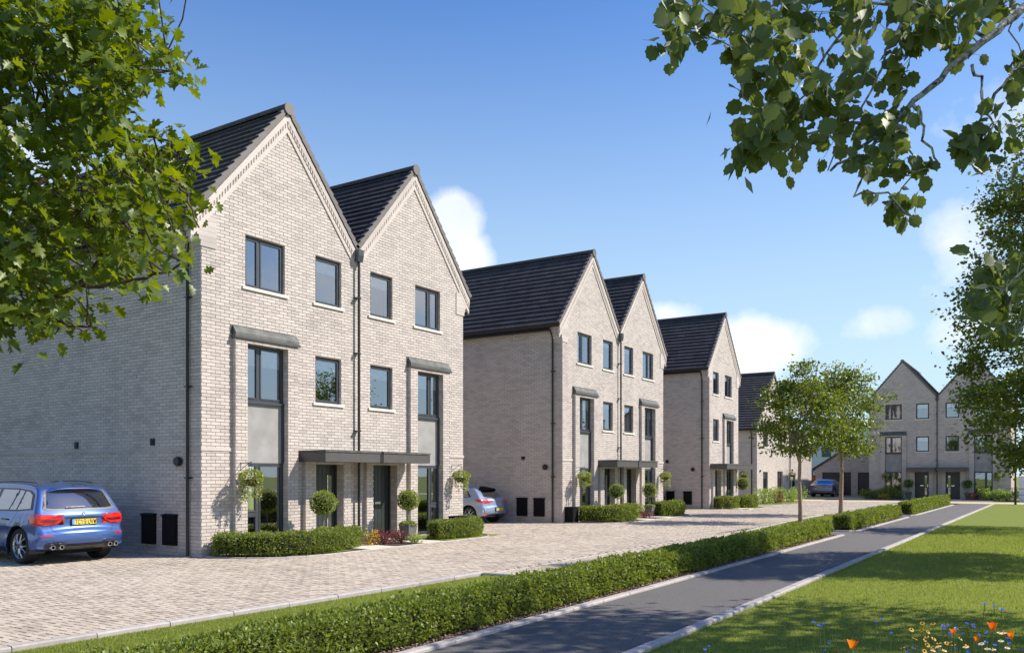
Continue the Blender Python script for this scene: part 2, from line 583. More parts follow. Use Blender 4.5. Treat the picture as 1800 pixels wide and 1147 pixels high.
def tmpl_lobed():
    """oak-like leaf, five lobes a side, folded on its midrib and drooping at the tip"""
    half = [(0.03, 0.0), (0.05, .12), (.20, .15), (.24, .26), (.12, .33), (.33, .42), (.37, .56), (.19, .58), (.27, .74), (.22, .82), (.10, .80), (.0, 1.0)]
    V = []
    for x, y in half:
        V.append((x, y, abs(x) * .35 - .18 * y * y))
    for x, y in half[1:-1]:
        V.append((-x, y, abs(x) * .35 - .18 * y * y))
    n = len(half)
    mid = [(0, y, -.18 * y * y) for y in (.2, .45, .7)]
    V += mid
    m0 = n + n - 2
    R = list(range(n))
    L = [0] + [n + i for i in range(n - 2)] + [n - 1]
    F = []

    def near(y):
        return m0 + min(range(3), key=lambda k: abs((.2, .45, .7)[k] - y))
    for side in (R, L):
        for i in range(n - 1):
            a, b = side[i], side[i + 1]
            c = near((V[a][1] + V[b][1]) / 2)
            F.append((a, b, c))
            c2 = near(V[b][1])
            if i < n - 2 and c2 != c:
                F.append((b, c2, c))
    return upward(V, F)


def tmpl_round():
    """broad leaf with a shallowly toothed edge and a pointed tip"""
    ang = np.linspace(-.48 * PI, .5 * PI, 14)
    half = []
    for k, a in enumerate(ang):
        r = .48 * (1 + (.10 if k % 3 == 1 else -.04))
        half.append((math.cos(a) * r * .95, .5 + math.sin(a) * r))
    half[-1] = (0, 1.08)
    half[0] = (0.05, .04)
    V = [(x, y, abs(x) * .30 - .2 * x * x - .10 * y * y) for x, y in half]
    V += [(-x, y, abs(x) * .30 - .2 * x * x - .10 * y * y) for x, y in half[:-1]]
    n = len(half)
    V += [(0, y, -.10 * y * y) for y in (.3, .7)]
    c0 = 2 * n - 1
    R = list(range(n))
    L = [n + i for i in range(n - 1)] + [n - 1]
    F = []
    for side in (R, L):
        prev = c0
        for i in range(n - 1):
            a, b = side[i], side[i + 1]
            c = c0 if (V[a][1] + V[b][1]) / 2 < .5 else c0 + 1
            if c != prev:
                F.append((c0, c0 + 1, a))
                prev = c
            F.append((a, b, c))
    F.append((R[0], L[0], c0))
    return upward(V, F)


def upward(V, F):
    """all triangles of a leaf wound the same way"""
    V, F = np.array(V, float), np.array([list(f) for f in F])
    a, b, c = V[F[:, 0]], V[F[:, 1]], V[F[:, 2]]
    nz = (b[:, 0] - a[:, 0]) * (c[:, 1] - a[:, 1]) - (b[:, 1] - a[:, 1]) * (c[:, 0] - a[:, 0])
    F[nz < 0] = F[nz < 0][:, ::-1]
    return V, F[np.abs(nz) > 1e-9]


def rot_frames(D, roll=None, droop=0.0, r=None, zdir=(0, 0, 1.0)):
    """frames whose y axis follows D (N,3); z axis random about it, biased up"""
    r = r or rng
    n = len(D)
    Y = D / np.maximum(np.linalg.norm(D, axis=1, keepdims=True), 1e-6)
    U = np.tile(np.array([zdir], float), (n, 1)) + r.normal(0, roll if roll is not None else .8, (n, 3))
    X = np.cross(Y, U)
    X /= np.maximum(np.linalg.norm(X, axis=1, keepdims=True), 1e-6)
    Z = np.cross(X, Y)
    return X, Y, Z


def scatter_mesh(name, P, D, S, tmpl, mat, roll=.8):
    TV, TF = tmpl
    X, Y, Z = rot_frames(D, roll)
    V = P[:, None, :] + S[:, None, None] * (TV[None, :, 0:1] * X[:, None, :] + TV[None, :, 1:2] * Y[:, None, :] + TV[None, :, 2:3] * Z[:, None, :])
    F = TF[None, :, :] + (np.arange(len(P)) * len(TV))[:, None, None]
    return mesh_np(name, V.reshape(-1, 3), F.reshape(-1, 3), mat)


def leaves_individual(P, D, S, tmpl, mat, parent, name='leaf', count=300, roll=.8, origin=(0, 0, 0), rest='foliage', W0=None, zdir=(0, 0, 1.0)):
    """the `count` leaves that show largest become objects, the rest one mesh"""
    org = np.array(origin)
    px, py, d = proj(P + org)
    area = np.where((px > 5) & (px < 1795) & (py > 5) & (py < 1140) & (d > .5), S / np.maximum(d, .5), 0)
    idx = np.argsort(-area)[:count]
    mask = np.zeros(len(P), bool)
    mask[idx] = True
    X, Y, Z = rot_frames(D, roll, zdir=zdir)
    TV, TF = tmpl
    me = mesh_np(name, TV, TF, mat, smooth=True)
    for i in idx:
        o = bpy.data.objects.new(name, me)
        COL.objects.link(o)
        o.parent = parent
        m = Matrix.Identity(4)
        for r in range(3):
            m[r][0], m[r][1], m[r][2], m[r][3] = X[i][r] * S[i], Y[i][r] * S[i], Z[i][r] * S[i], P[i][r]
        o.matrix_local = m
    k = ~mask
    P, S, X, Y, Z = P[k], S[k], X[k], Y[k], Z[k]
    if len(P):
        V = P[:, None, :] + S[:, None, None] * (TV[None, :, 0:1] * X[:, None, :] + TV[None, :, 1:2] * Y[:, None, :] + TV[None, :, 2:3] * Z[:, None, :])
        F = TF[None, :, :] + (np.arange(len(P)) * len(TV))[:, None, None]
        obj(rest, mesh_np(rest, V.reshape(-1, 3), F.reshape(-1, 3), mat, smooth=True), parent, kind='stuff')


def unit_vecs(n):
    v = rng.normal(0, 1, (n, 3))
    return v / np.linalg.norm(v, axis=1, keepdims=True)

# ------------------------------------------------------------------ houses
BW, BH, BJ = 0.25, 0.078, 0.012
BTMPL_F = np.array([(0, 1, 2, 3), (0, 4, 5, 1), (1, 5, 6, 2), (2, 6, 7, 3), (3, 7, 4, 0)])


def brick_rows(interval, z0, z1, openings, jit=0.0016):
    """list of bricks (ub0,ub1,ut0,ut1,zb,zt); interval(z)->list of (u0,u1)"""
    out = []
    r = 0
    z = z0
    while z < z1 - 0.02:
        zt = min(z + BH - BJ, z1)
        ib, it = interval(z), interval(zt)
        off = (r % 2) * BW / 2
        for (a, b), (c, d) in zip(ib, it):
            if b - a < .06:
                continue
            k0 = int(math.floor((a - off) / BW))
            k1 = int(math.ceil((b - off) / BW))
            for k in range(k0, k1):
                u0, u1 = k * BW + off, (k + 1) * BW + off - BJ
                segs = [(u0, u1)]
                for (o0, o1, p0, p1) in openings:
                    if zt > p0 + .02 and z < p1 - .02:
                        ns = []
                        for (s0, s1) in segs:
                            if s1 <= o0 or s0 >= o1:
                                ns.append((s0, s1))
                            else:
                                if s0 < o0 - .015:
                                    ns.append((s0, o0))
                                if s1 > o1 + .015:
                                    ns.append((o1, s1))
                        segs = ns
                for (s0, s1) in segs:
                    b0, b1 = max(s0, a), min(s1, b)
                    t0, t1 = max(s0, c), min(s1, d)
                    if b1 - b0 < .02:
                        continue
                    if t1 < t0:
                        t0 = t1 = (max(c, b0) + min(d, b1)) / 2
                    out.append((b0, b1, t0, t1, z, zt, random.uniform(-jit, jit)))
        z += BH
        r += 1
    return out


def bricks_np(B, plane, base, proud):
    """plane 'f': y=base-proud, u->x ; 's': x=base-proud, u->y ; 'r' : x=base+proud"""
    B = np.array(B)
    n = len(B)
    b0, b1, t0, t1, zb, zt, j = B.T
    fr = np.full(n, proud) + j
    z_ = np.zeros(n)
    U = np.stack([b0, b1, t1, t0, b0, b1, t1, t0], 1)
    Z = np.stack([zb, zb, zt, zt, zb, zb, zt, zt], 1)
    Dp = np.stack([fr, fr, fr, fr, z_ - .004, z_ - .004, z_ - .004, z_ - .004], 1)
    if plane == 'f':
        V = np.stack([U, base - Dp, Z], 2)
    elif plane == 's':
        V = np.stack([base - Dp, U, Z], 2)
    else:
        V = np.stack([base + Dp, U, Z], 2)
    return V


def add_bricks(root, sets, count, mat):
    """sets: list of V arrays (n,8,3); the `count` largest in view are objects"""
    V = np.concatenate(sets, 0)
    mw = np.array(root.matrix_basis)
    if count:
        c = V[:, :4, :].mean(1)
        sc = root.scale[0]
        rz = root.rotation_euler[2]
        x = c[:, 0] * math.cos(rz) - c[:, 1] * math.sin(rz)
        y = c[:, 0] * math.sin(rz) + c[:, 1] * math.cos(rz)
        wp = np.stack([x * sc + root.location[0], y * sc + root.location[1], c[:, 2] * sc + root.location[2]], 1)
        px, py, d = proj(wp)
        pts = V[:, :4, :]
        x = pts[..., 0] * math.cos(rz) - pts[..., 1] * math.sin(rz) + root.location[0]
        y = pts[..., 0] * math.sin(rz) + pts[..., 1] * math.cos(rz) + root.location[1]
        qx, qy, _ = proj(np.stack([x, y, pts[..., 2]], -1))
        w = qx.max(1) - qx.min(1)
        h = qy.max(1) - qy.min(1)
        area = np.where((px > 4) & (px < 1796) & (py > 4) & (py < 1143), w * (V[:, 2, 2] - V[:, 0, 2]) / d, 0)
        # rectangular whole bricks only, and not behind the front hedge
        area[V[:, 0, 2] < .6] = 0
        area[(px < 400) & (py < 700)] = 0      # behind the tree's leaves
        area[(px < 225) & (py > 830)] = 0      # behind the car
        idx = np.argsort(-area)[:count]
        mask = np.ones(len(V), bool)
        F = [tuple(f) for f in BTMPL_F]
        cache = {}
        for i in idx:
            if area[i] <= 0:
                continue
            mask[i] = False
            vv = V[i] - V[i, 4]
            key = tuple(np.round(vv, 2).ravel())
            if key not in cache:
                me = bpy.data.meshes.new('brick')
                me.from_pydata([tuple(map(float, q)) for q in vv], [], F)
                me.materials.append(mat)
                cache[key] = me
            o = bpy.data.objects.new('brick', cache[key])
            o.location = tuple(map(float, V[i, 4]))
            link(o, root)
        V = V[mask]
    F = BTMPL_F[None] + (np.arange(len(V)) * 8)[:, None, None]
    obj('brickwork', mesh_np('brickwork', V.reshape(-1, 3), F.reshape(-1, 4), mat), root, kind='stuff')


def wall_cells(mb, u0, u1, z0, z1, y0, y1, ops):
    us = sorted(set([u0, u1] + [v for o in ops for v in o[:2] if u0 < v < u1]))
    zs = sorted(set([z0, z1] + [v for o in ops for v in o[2:4] if z0 < v < z1]))
    for i in range(len(us) - 1):
        # merge vertical runs
        run = None
        for j in range(len(zs) - 1):
            cu, cz = (us[i] + us[i + 1]) / 2, (zs[j] + zs[j + 1]) / 2
            hole = any(o[0] < cu < o[1] and o[2] < cz < o[3] for o in ops)
            if not hole:
                run = (run[0], zs[j + 1]) if run else (zs[j], zs[j + 1])
            if hole or j == len(zs) - 2:
                if run:
                    mb.box(us[i], us[i + 1], y0, y1, run[0], run[1])
                run = None


def ring(mb, u0, u1, z0, z1, w, y0, y1):
    mb.box(u0, u0 + w, y0, y1, z0, z1)
    mb.box(u1 - w, u1, y0, y1, z0, z1)
    mb.box(u0 + w, u1 - w, y0, y1, z0, z0 + w)
    mb.box(u0 + w, u1 - w, y0, y1, z1 - w, z1)


def make_window(root, u0, u1, z0, z1, yf, split=None, low=None, sill=None, yw=0.0, blind=0.22, cill=False, label=None, curtain=False):
    """split: fraction for a mullion, low: fraction for a transom in the narrower light"""
    mb = MB()
    ring(mb, u0, u1, z0, z1, .05, yf, yf + .07)
    lights = []
    if split:
        um = u0 + (u1 - u0) * split
        mb.box(um - .035, um + .035, yf + .001, yf + .069, z0 + .05, z1 - .05)
        lights = [(u0 + .05, um - .035, z0 + .05, z1 - .05), (um + .035, u1 - .05, z0 + .05, z1 - .05)]
        if low:
            zt = z0 + (z1 - z0) * low
            k = 0 if (um - u0) < (u1 - um) else 1
            a = lights[k]
            mb.box(a[0], a[1], yf + .002, yf + .068, zt - .035, zt + .035)
            lights[k:k + 1] = [(a[0], a[1], a[2], zt - .035), (a[0], a[1], zt + .035, a[3])]
    else:
        lights = [(u0 + .05, u1 - .05, z0 + .05, z1 - .05)]
    w = mb.build('window', M['anth'], root)
    if label:
        w['label'] = label
    for (a, b, c, d) in lights:
        s = MB()
        ring(s, a + .004, b - .004, c + .004, d - .004, .035, yf - .012, yf + .04)
        s.build('sash', M['anth'], w)
        g = MB()
        g.add([(a + .03, yf + .02, c + .03), (b - .03, yf + .02, c + .03), (b - .03, yf + .02, d - .03), (a + .03, yf + .02, d - .03)], [(0, 1, 2, 3)])
        g.build('pane', M['glass'], w)
    if blind:
        b = MB()
        for (a, b_, c, d) in lights:
            if abs(d - (z1 - .05)) < .01:
                b.box(a + .01, b_ - .01, yf + .045, yf + .055, d - blind * (z1 - z0) - .04, d)
        b.build('blind', M['blind'], w)
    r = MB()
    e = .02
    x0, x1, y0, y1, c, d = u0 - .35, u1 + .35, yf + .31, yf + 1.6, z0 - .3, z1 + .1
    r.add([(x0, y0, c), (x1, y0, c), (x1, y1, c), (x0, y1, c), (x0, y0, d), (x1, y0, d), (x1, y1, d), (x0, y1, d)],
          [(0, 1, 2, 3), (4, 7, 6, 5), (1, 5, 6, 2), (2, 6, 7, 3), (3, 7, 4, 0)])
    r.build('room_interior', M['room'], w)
    if sill:
        s = MB()
        s.box(u0 - .09, u1 + .09, yw - .055, yw + .10, z0 - .065, z0 + .002)
        s.build('sill', M['sill'], w)
    if cill:
        s = MB()
        s.box(u0, u1 + .0, yf - .05, yf + .06, z0 - .055, z0 - .003)
        s.build('sill', M['anth'], w)
    return w


def make_door(root, u0, u1, z0, z1, yd, glass_right=True, boards=6):
    d = MB()
    d.box(u0, u0 + .05, yd - .03, yd + .05, z0, z1)
    d.box(u1 - .05, u1, yd - .03, yd + .05, z0, z1)
    d.box(u0 + .05, u1 - .05, yd - .03, yd + .05, z1 - .05, z1)
    d.box(u0 + .05, u1 - .05, yd + .02, yd + .06, z0, z1 - .05)
    dr = d.build('front_door', M['door'], root)
    a, b = u0 + .055, u1 - .055
    gw = .16
    gx0 = b - gw - .10 if glass_right else a + .10
    w = (b - a) / boards
    for k in range(boards):
        x0, x1 = a + k * w + .006, a + (k + 1) * w - .006
        if x1 > gx0 and x0 < gx0 + gw:
            segs = []
            if x0 < gx0 - .02: segs.append((x0, gx0 - .003))
            if x1 > gx0 + gw + .02: segs.append((gx0 + gw + .003, x1))
            pl = MB()
            pl.box(x0, x1, yd + .008, yd + .021, z0 + .05, z0 + .28)
            pl.box(x0, x1, yd + .008, yd + .021, z1 - .30, z1 - .06)
            for s in segs:
                pl.box(s[0], s[1], yd + .008, yd + .021, z0 + .281, z1 - .301)
            pl.build('door_board', M['door'], dr)
        else:
            MB().box(x0, x1, yd + .008, yd + .021, z0 + .05, z1 - .06).build('door_board', M['door'], dr)
    g = MB()
    g.add([(gx0, yd + .015, z0 + .28), (gx0 + gw, yd + .015, z0 + .28), (gx0 + gw, yd + .015, z1 - .30), (gx0, yd + .015, z1 - .30)], [(0, 1, 2, 3)])
    g.build('glass_pane', M['carglass'], dr)
    MB().box((a + b) / 2 - .13, (a + b) / 2 + .10, yd - .004, yd + .012, z0 + .98, z0 + 1.04).build('letter_plate', M['chrome'], dr)
    hx = b - .05 if glass_right else a + .05
    h = MB().box(hx - .018, hx + .018, yd - .008, yd + .01, z0 + .9, z0 + 1.14)
    h.box(hx - (.11 if glass_right else -.11), hx, yd - .05, yd - .03, z0 + 1.0, z0 + 1.02)
    h.box(hx - .01, hx + .01, yd - .035, yd - .002, z0 + 1.0, z0 + 1.02)
    h.build('handle', M['chrome'], dr)
    MB().box(u0 - .05, u1 + .05, yd - .16, yd + .06, z0 - .08, z0 - .004).build('door_step', M['sill'], dr)
    return dr


def make_house(name, label, loc, rot, halves, depth, nbrick=0, scale=1.0, group=None, zoff=0, side_bits=(), side_left=True, geo=True, tiles_parts=0, cat='house', blinds=(.24, .24, .3, .2), right_side=False):
    """halves: list of 'L'/'R' units 4.93 m wide; local x along the front, y inward"""
    HWD = 4.93
    WD = HWD * len(halves)
    ZR, SL = 10.85, 1.174
    SN, CS = SL / math.hypot(1, SL), 1 / math.hypot(1, SL)
    ZE = 7.55
    root = empty(name, loc, rot, label, cat, group, scale=scale)
    P = .11
    wall_ops, brick_ops, bays, surrounds = [], [], [], []
    cent = []
    for i, h in enumerate(halves):
        off = i * HWD
        um = (lambda a, b, off=off, h=h: (off + a, off + b) if h == 'L' else (off + HWD - b, off + HWD - a))
        cent.append(off + HWD / 2)
        t1 = (*um(1.20, 2.41), 6.25, 7.47)
        t2 = (*um(3.43, 4.36), 6.25, 7.47)
        m2 = (*um(3.43, 4.36), 3.69, 4.89)
        bay = um(.84, 2.74)
        op = (*um(1.18, 2.42), .04, 4.91)
        su = um(3.0, 4.62)
        dr = (*um(3.35, 4.35), .03, 2.12)
        wall_ops += [t1, t2, m2, op, dr]
        brick_ops += [t1, t2, m2, (bay[0] + .01, bay[1] - .01, 0, 5.05), (su[0] + .01, su[1] - .01, 0, 2.2)]
        bays.append((bay, op))
        surrounds.append((su, dr))
        sp = .38 if h == 'L' else .62
        make_window(root, *t1, .07, split=sp if h == 'L' else .6, sill=True, blind=0)
        make_window(root, *t2, .07, sill=True, blind=blinds[0])
        make_window(root, *m2, .07, sill=True, blind=blinds[1])
        make_window(root, op[0], op[1], 3.58, 4.91, .06, split=sp, cill=True, blind=blinds[2])
        make_window(root, op[0], op[1], .04, 2.12, .06, split=.36 if h == 'L' else .64, low=.42, blind=0)
        MB().box(op[0], op[1], .075, .12, 2.12, 3.53).build('render_panel', M['render'], root)
        MB().box(op[0], op[0] + .02, .055, .077, 2.12, 3.52).build('panel_trim', M['anth'], root)
        tr = MB().box(op[1] - .05, op[1], .02, .074, 2.12, 3.52)
        tr.build('panel_trim', M['anth'], root)
        make_door(root, dr[0], dr[1], dr[2], dr[3], .16, glass_right=(h == 'L'))
        # lead covered hood over the bay
        cap = MB()
        b0, b1 = bay
        cap.prism([(-.155, 5.045), (-.15, 5.13), (-.05, 5.28), (.01, 5.28), (.01, 5.045)], 'x', b0 - .02, b1 + .02)
        cap.box(b0 - .08, b1 - .04, -.021, -.0135, 5.10, 5.31)
        cap.build('lead_hood', M['lead'], root)
        MB().box(b0 - .05, b1 + .05, -.17, -.013, 5.0, 5.06).build('hood_edge', M['canopy'], root)
    # walls (backing)
    mb = MB()
    wall_cells(mb, 0, WD, 0, ZE, 0, .3, [o for o in wall_ops])
    for c in cent:
        hw = HWD / 2
        zb = ZR - .10 - hw * SL
        mb.prism([(c - hw, ZE), (c + hw, ZE), (c + hw, zb), (c, ZR - .10), (c - hw, zb)], 'y', 0, .3)
    mb.box(0, .3, .3, depth, 0, ZE)
    mb.box(WD - .3, WD, .3, depth, 0, ZE)
    mb.box(.3, WD - .3, depth - .3, depth, 0, ZE)
    for c in cent:
        hw = HWD / 2 - .01
        zb = ZR - .12 - hw * SL
        mb.prism([(c - hw, ZE + .001), (c + hw, ZE + .001), (c + hw, zb), (c, ZR - .12), (c - hw, zb)], 'y', depth - .29, depth - .01)
    mb.build('wall', M['mortar'] if geo else M['brick_tex'], root)
    jm = MB()
    for (bay, op) in bays:
        jm.box(bay[0], op[0] - .001, -P, -.0005, 0, 5.0)
        jm.box(op[1] + .001, bay[1], -P, -.0005, 0, 5.0)
        jm.box(op[0], op[1], -P, -.0005, 4.912, 5.0)
    for (su, dr) in surrounds:
        jm.box(su[0], dr[0] - .001, -P, -.0005, 0, 2.2)
        jm.box(dr[1] + .001, su[1], -P, -.0005, 0, 2.2)
        jm.box(dr[0], dr[1], -P, -.0005, 2.122, 2.2)
    # reveal liners so that the jambs read as brick
    for o in wall_ops:
        y0 = -P + .002 if (o[3] < 2.2 or o[2] < 1) else .002
        for xa, xb in ((o[1] - .0005, o[1] + .004), (o[0] - .004, o[0] + .0005)):
            MB().box(xa, xb, y0, .15, o[2], o[3]).build('brick_reveal', M['brick_tex'], root)
    jm.build('brick_projection', M['mortar'], root)
    sets = []

    def itv(z):
        r = []
        for c in cent:
            hw = min(HWD / 2, (ZR - .3 - z) / SL)
            if hw > .05:
                r.append((c - hw, c + hw))
        if len(r) == 2 and r[0][1] >= r[1][0] - 1e-4:
            r = [(r[0][0], r[1][1])]
        return r
    if geo:
        # split so each interval list keeps its length between the bottom and the top of a course
        zs = ZR - .3 - (HWD / 2) * SL
        n1 = math.floor(zs / BH) * BH
        sets.append(bricks_np(brick_rows(lambda z: [(0, WD)], 0, n1, brick_ops), 'f', 0, .013))
        for c in cent:
            def it2(z, c=c):
                hw = max(.01, min(HWD / 2, (ZR - .3 - z) / SL))
                return [(c - hw, c + hw)]
            sets.append(bricks_np(brick_rows(it2, n1, ZR - .36, wall_ops), 'f', 0, .013))
        for (bay, op) in bays:
            sets.append(bricks_np(brick_rows(lambda z: [(bay[0], bay[1])], 0, 5.0, [op]), 'f', -P, .013))
            for x, pl in ((bay[0], 's'), (bay[1], 'r')):
                sets.append(bricks_np(brick_rows(lambda z: [(-P - .012, -.013)], 0, 5.0, []), pl, x, .004))
        for (su, dr) in surrounds:
            sets.append(bricks_np(brick_rows(lambda z: [(su[0], su[1])], 0, 2.2, [dr]), 'f', -P, .013))
            for x, pl in ((su[0], 's'), (su[1], 'r')):
                sets.append(bricks_np(brick_rows(lambda z: [(-P - .012, -.013)], 0, 2.2, []), pl, x, .004))
        if side_left:
            sets.append(bricks_np(brick_rows(lambda z: [(-.012, depth)], 0, ZE - .02, []), 's', 0, .013))
        if right_side:
            sets.append(bricks_np(brick_rows(lambda z: [(-.012, depth)], 0, ZE - .02, []), 'r', WD, .013))
        add_bricks(root, sets, nbrick, M['brick'])
    # string course, side string
    st = MB()
    segs = []
    if halves[0] == 'L':
        segs.append((-.03, bays[0][0][0] - .002 + .03))
    if halves[-1] == 'R':
        segs.append((bays[-1][0][1] - .03, WD + .03))
    for a, b in segs:
        MB().box(a, b, -.033, 0, 2.38, 2.455).build('string_course', M['brick'], root)
    MB().box(-.033, 0, .001, depth, 2.38, 2.455).build('string_course', M['brick'], root)
    # corbelled kneelers at both eaves corners
    for side in (0, 1):
        kn = MB()
        for k in range(6):
            z = 6.93 + k * .117
            o = .045 * (k + 1)
            a, b = (-o, .38) if side == 0 else (WD - .38, WD + o)
            kn.box(a, b, -.035 - k * .0004, .42 - k * .003, z, z + .114)
        kn.build('kneeler', M['brick'], root)
    # verge bands and dentils on the gables
    bands = MB()
    dent = MB()
    for c in cent:
        for sgn in (-1, 1):
            outer = (HWD / 2 + (.30 if (c == cent[0] and sgn < 0) or (c == cent[-1] and sgn > 0) else 0))

            def zz(du, d):
                return ZR - SL * du - d / CS
            for (d0, d1, y) in ((.07, .19, .062), (.27, .37, .040)):
                d0_, d1_ = d0, d1
                pl = [(c, zz(0, d0_)), (c + sgn * outer, zz(outer, d0_)), (c + sgn * outer, zz(outer, d1_)), (c, zz(0, d1_))]
                bands.prism(pl, 'y', -y, .02)
            bands.prism([(c, zz(0, .192)), (c + sgn * outer, zz(outer, .192)), (c + sgn * outer, zz(outer, .268)), (c, zz(0, .268))], 'y', -.022, .02)
            n = int(outer / (.115 * CS))
            for k in range(n):
                u = (k + .25) * .115 * CS
                w = .07 * CS
                dent.prism([(c + sgn * u, zz(u, .194)), (c + sgn * (u + w), zz(u + w, .194)), (c + sgn * (u + w), zz(u + w, .266)), (c + sgn * u, zz(u, .266))], 'y', -.056, -.021)
    bands.build('verge_band', M['brick'], root)
    dent.build('dentil_course', M['brick'], root, kind='stuff')
    # roof
    y0, y1 = -.04, depth + .12
    rf = MB()
    fas = MB()
    allt = []
    for ci, c in enumerate(cent):
        for sgn in (-1, 1):
            ext = (ci == 0 and sgn < 0) or (ci == len(cent) - 1 and sgn > 0)
            run = HWD / 2 + (.33 if ext else 0)
            th = .07 / CS
            rf.prism([(c, ZR), (c + sgn * run, ZR - SL * run), (c + sgn * run, ZR - SL * run - th), (c, ZR - th)], 'y', y0, y1)
            L = run / CS
            n = int(round(L / .262))
            ex = L / n
            for k in range(n):
                s0 = k * ex                       # from the eave upward
                s1 = min(s0 + ex + .03, L)
                nt_ = int((y1 - y0) / .33)
                tw = (y1 - y0) / nt_
                offr = 0
                for j in range(-1 if offr else 0, nt_):
                    ya, yb = y0 + (j + offr) * tw + .0008, y0 + (j + 1 + offr) * tw - .0008
                    ya, yb = max(ya, y0), min(yb, y1)
                    if yb - ya < .03:
                        continue
                    jj = random.uniform(-.002, .002)
                    q = []
                    for (s, hgt) in ((s0, .082 + jj), (s1, .022 + jj), (s1, .004), (s0, .012)):
                        rr = run - s * CS
                        q.append((c + sgn * rr + sgn * hgt * SN, ZR - SL * rr + hgt * CS))
                    allt.append((ya, yb, q, sgn, ci))
    # vertex order per tile: lower-outer ya, yb ; upper yb, ya ; bottoms
    TV = []
    for ya, yb, q, sgn, ci in allt:
        TV.append([(q[0][0], ya, q[0][1]), (q[0][0], yb, q[0][1]), (q[1][0], yb, q[1][1]), (q[1][0], ya, q[1][1]),
                   (q[3][0], ya, q[3][1]), (q[3][0], yb, q[3][1]), (q[2][0], yb, q[2][1]), (q[2][0], ya, q[2][1])])
    TV = np.array(TV)
    TF = np.array([(0, 1, 2, 3), (0, 4, 5, 1), (0, 3, 7, 4), (1, 5, 6, 2)])
    roof = rf.build('roof', M['black'], root)
    vis = np.array([(1 if (t[3] < 0) else 0) for t in allt])
    order = np.argsort(TV[:, :, 1].mean(1) + (1 - vis) * 1000)
    mask = np.ones(len(TV), bool)
    tcache = {}
    for i in order[:tiles_parts]:
        mask[i] = False
        vv = TV[i] - TV[i, 4]
        key = tuple(np.round(vv, 3).ravel())
        if key not in tcache:
            me = bpy.data.meshes.new('roof_tile')
            me.from_pydata([tuple(map(float, v)) for v in vv], [], [tuple(f) for f in TF])
            me.materials.append(M['tile'])
            tcache[key] = me
        o = bpy.data.objects.new('roof_tile', tcache[key])
        o.location = tuple(map(float, TV[i, 4]))
        link(o, roof)
    V = TV[mask]
    F = TF[None] + (np.arange(len(V)) * 8)[:, None, None]
    obj('tile_courses', mesh_np('tile_courses', V.reshape(-1, 3), F.reshape(-1, 4), M['tile']), roof, kind='stuff')
    # verge units, ridge tiles
    for c in cent:
        for sgn in (-1, 1):
            ext = (c == cent[0] and sgn < 0) or (c == cent[-1] and sgn > 0)
            run = HWD / 2 + (.33 if ext else 0)
            L = run / CS
            n = int(round(L / .262))
            ex = L / n
            for k in range(n):
                s0, s1 = k * ex, (k + 1) * ex + .012
                pts = []
                for (s, hgt) in ((s0, .10), (s1, .055), (s1, -.055), (s0, -.04)):
                    rr = max(run - s * CS, 0)
                    pts.append((c + sgn * rr + sgn * hgt * SN, ZR - SL * rr + hgt * CS))
                # clip at centre
                pts = [((max(p[0], c) if sgn > 0 else min(p[0], c)), p[1]) for p in pts]
                MB().prism(pts, 'y', -.085 - k * .0003, .03).build('verge_tile', M['verge'], roof)
        nr = int((y1 - y0) / .45)
        lw = (y1 - y0 + .06) / nr
        rm = None
        for k in range(nr):
            if rm is None:
                t = MB()
                for yy0, rr in ((0, .135), (lw - .008, .135)):
                    pass
                prof = [(math.cos(a) * .135, math.sin(a) * .105) for a in np.linspace(-.45, PI + .45, 11)]
                prof2 = [(p[0] * .8, p[1] * .75) for p in prof[::-1]]
                t.prism(prof + prof2, 'y', 0, lw - .012)
                rm = t.mesh('ridge_tile', M['tile'])
            obj('ridge_tile', rm, roof).location = (c, y0 - .06 + k * lw, ZR + .03)
        MB().prism([(math.cos(a) * .15 + c, math.sin(a) * .15 + ZR + .0) for a in np.linspace(0, 2 * PI, 18, endpoint=False)], 'y', -.125, -.09).build('ridge_end_cap', M['verge'], roof)
    # fascia and gutters along both eaves
    for sgn, xw in ((-1, 0), (1, WD)):
        fx = xw + sgn * .20
        MB().box(min(fx, fx + sgn * .02), max(fx, fx + sgn * .02), .43, depth, ZE - .17, ZE + .03).build('fascia', M['gutter'], roof)
        MB().box(min(xw + sgn * .014, fx), max(xw + sgn * .014, fx), .43, depth, ZE - .172, ZE - .155).build('soffit', M['gutter'], roof)
        g = MB()
        gx = xw + sgn * .29
        pr = [(gx + math.cos(a) * .065, ZE + .0 + math.sin(a) * .065) for a in np.linspace(PI, 2 * PI, 8)]
        pr2 = [(gx + math.cos(a) * .057, ZE + .0 + math.sin(a) * .057) for a in np.linspace(2 * PI, PI, 8)]
        g.prism(pr + pr2, 'y', .0, depth)
        g.build('gutter', M['gutter'], roof, smooth=True)

    def clips(dp, xs):
        for z in (1.9, 4.3, 6.3):
            pass
    # rain pipes
    if side_left:
        dp = MB()
        y = .39
        dp.tube([(-.29, y, ZE - .03), (-.29, y, ZE - .16), (-.075, y, ZE - .42), (-.075, y, .02)], .035, 10)
        d = dp.build('downpipe', M['gutter'], root, smooth=True)
        for z in (1.75, 3.8, 5.8):
            MB().box(-.125, -.013, y - .045, y + .045, z, z + .035).box(-.04, -.014, y - .11, y + .11, z + .005, z + .03).build('pipe_clip', M['gutter'], d)
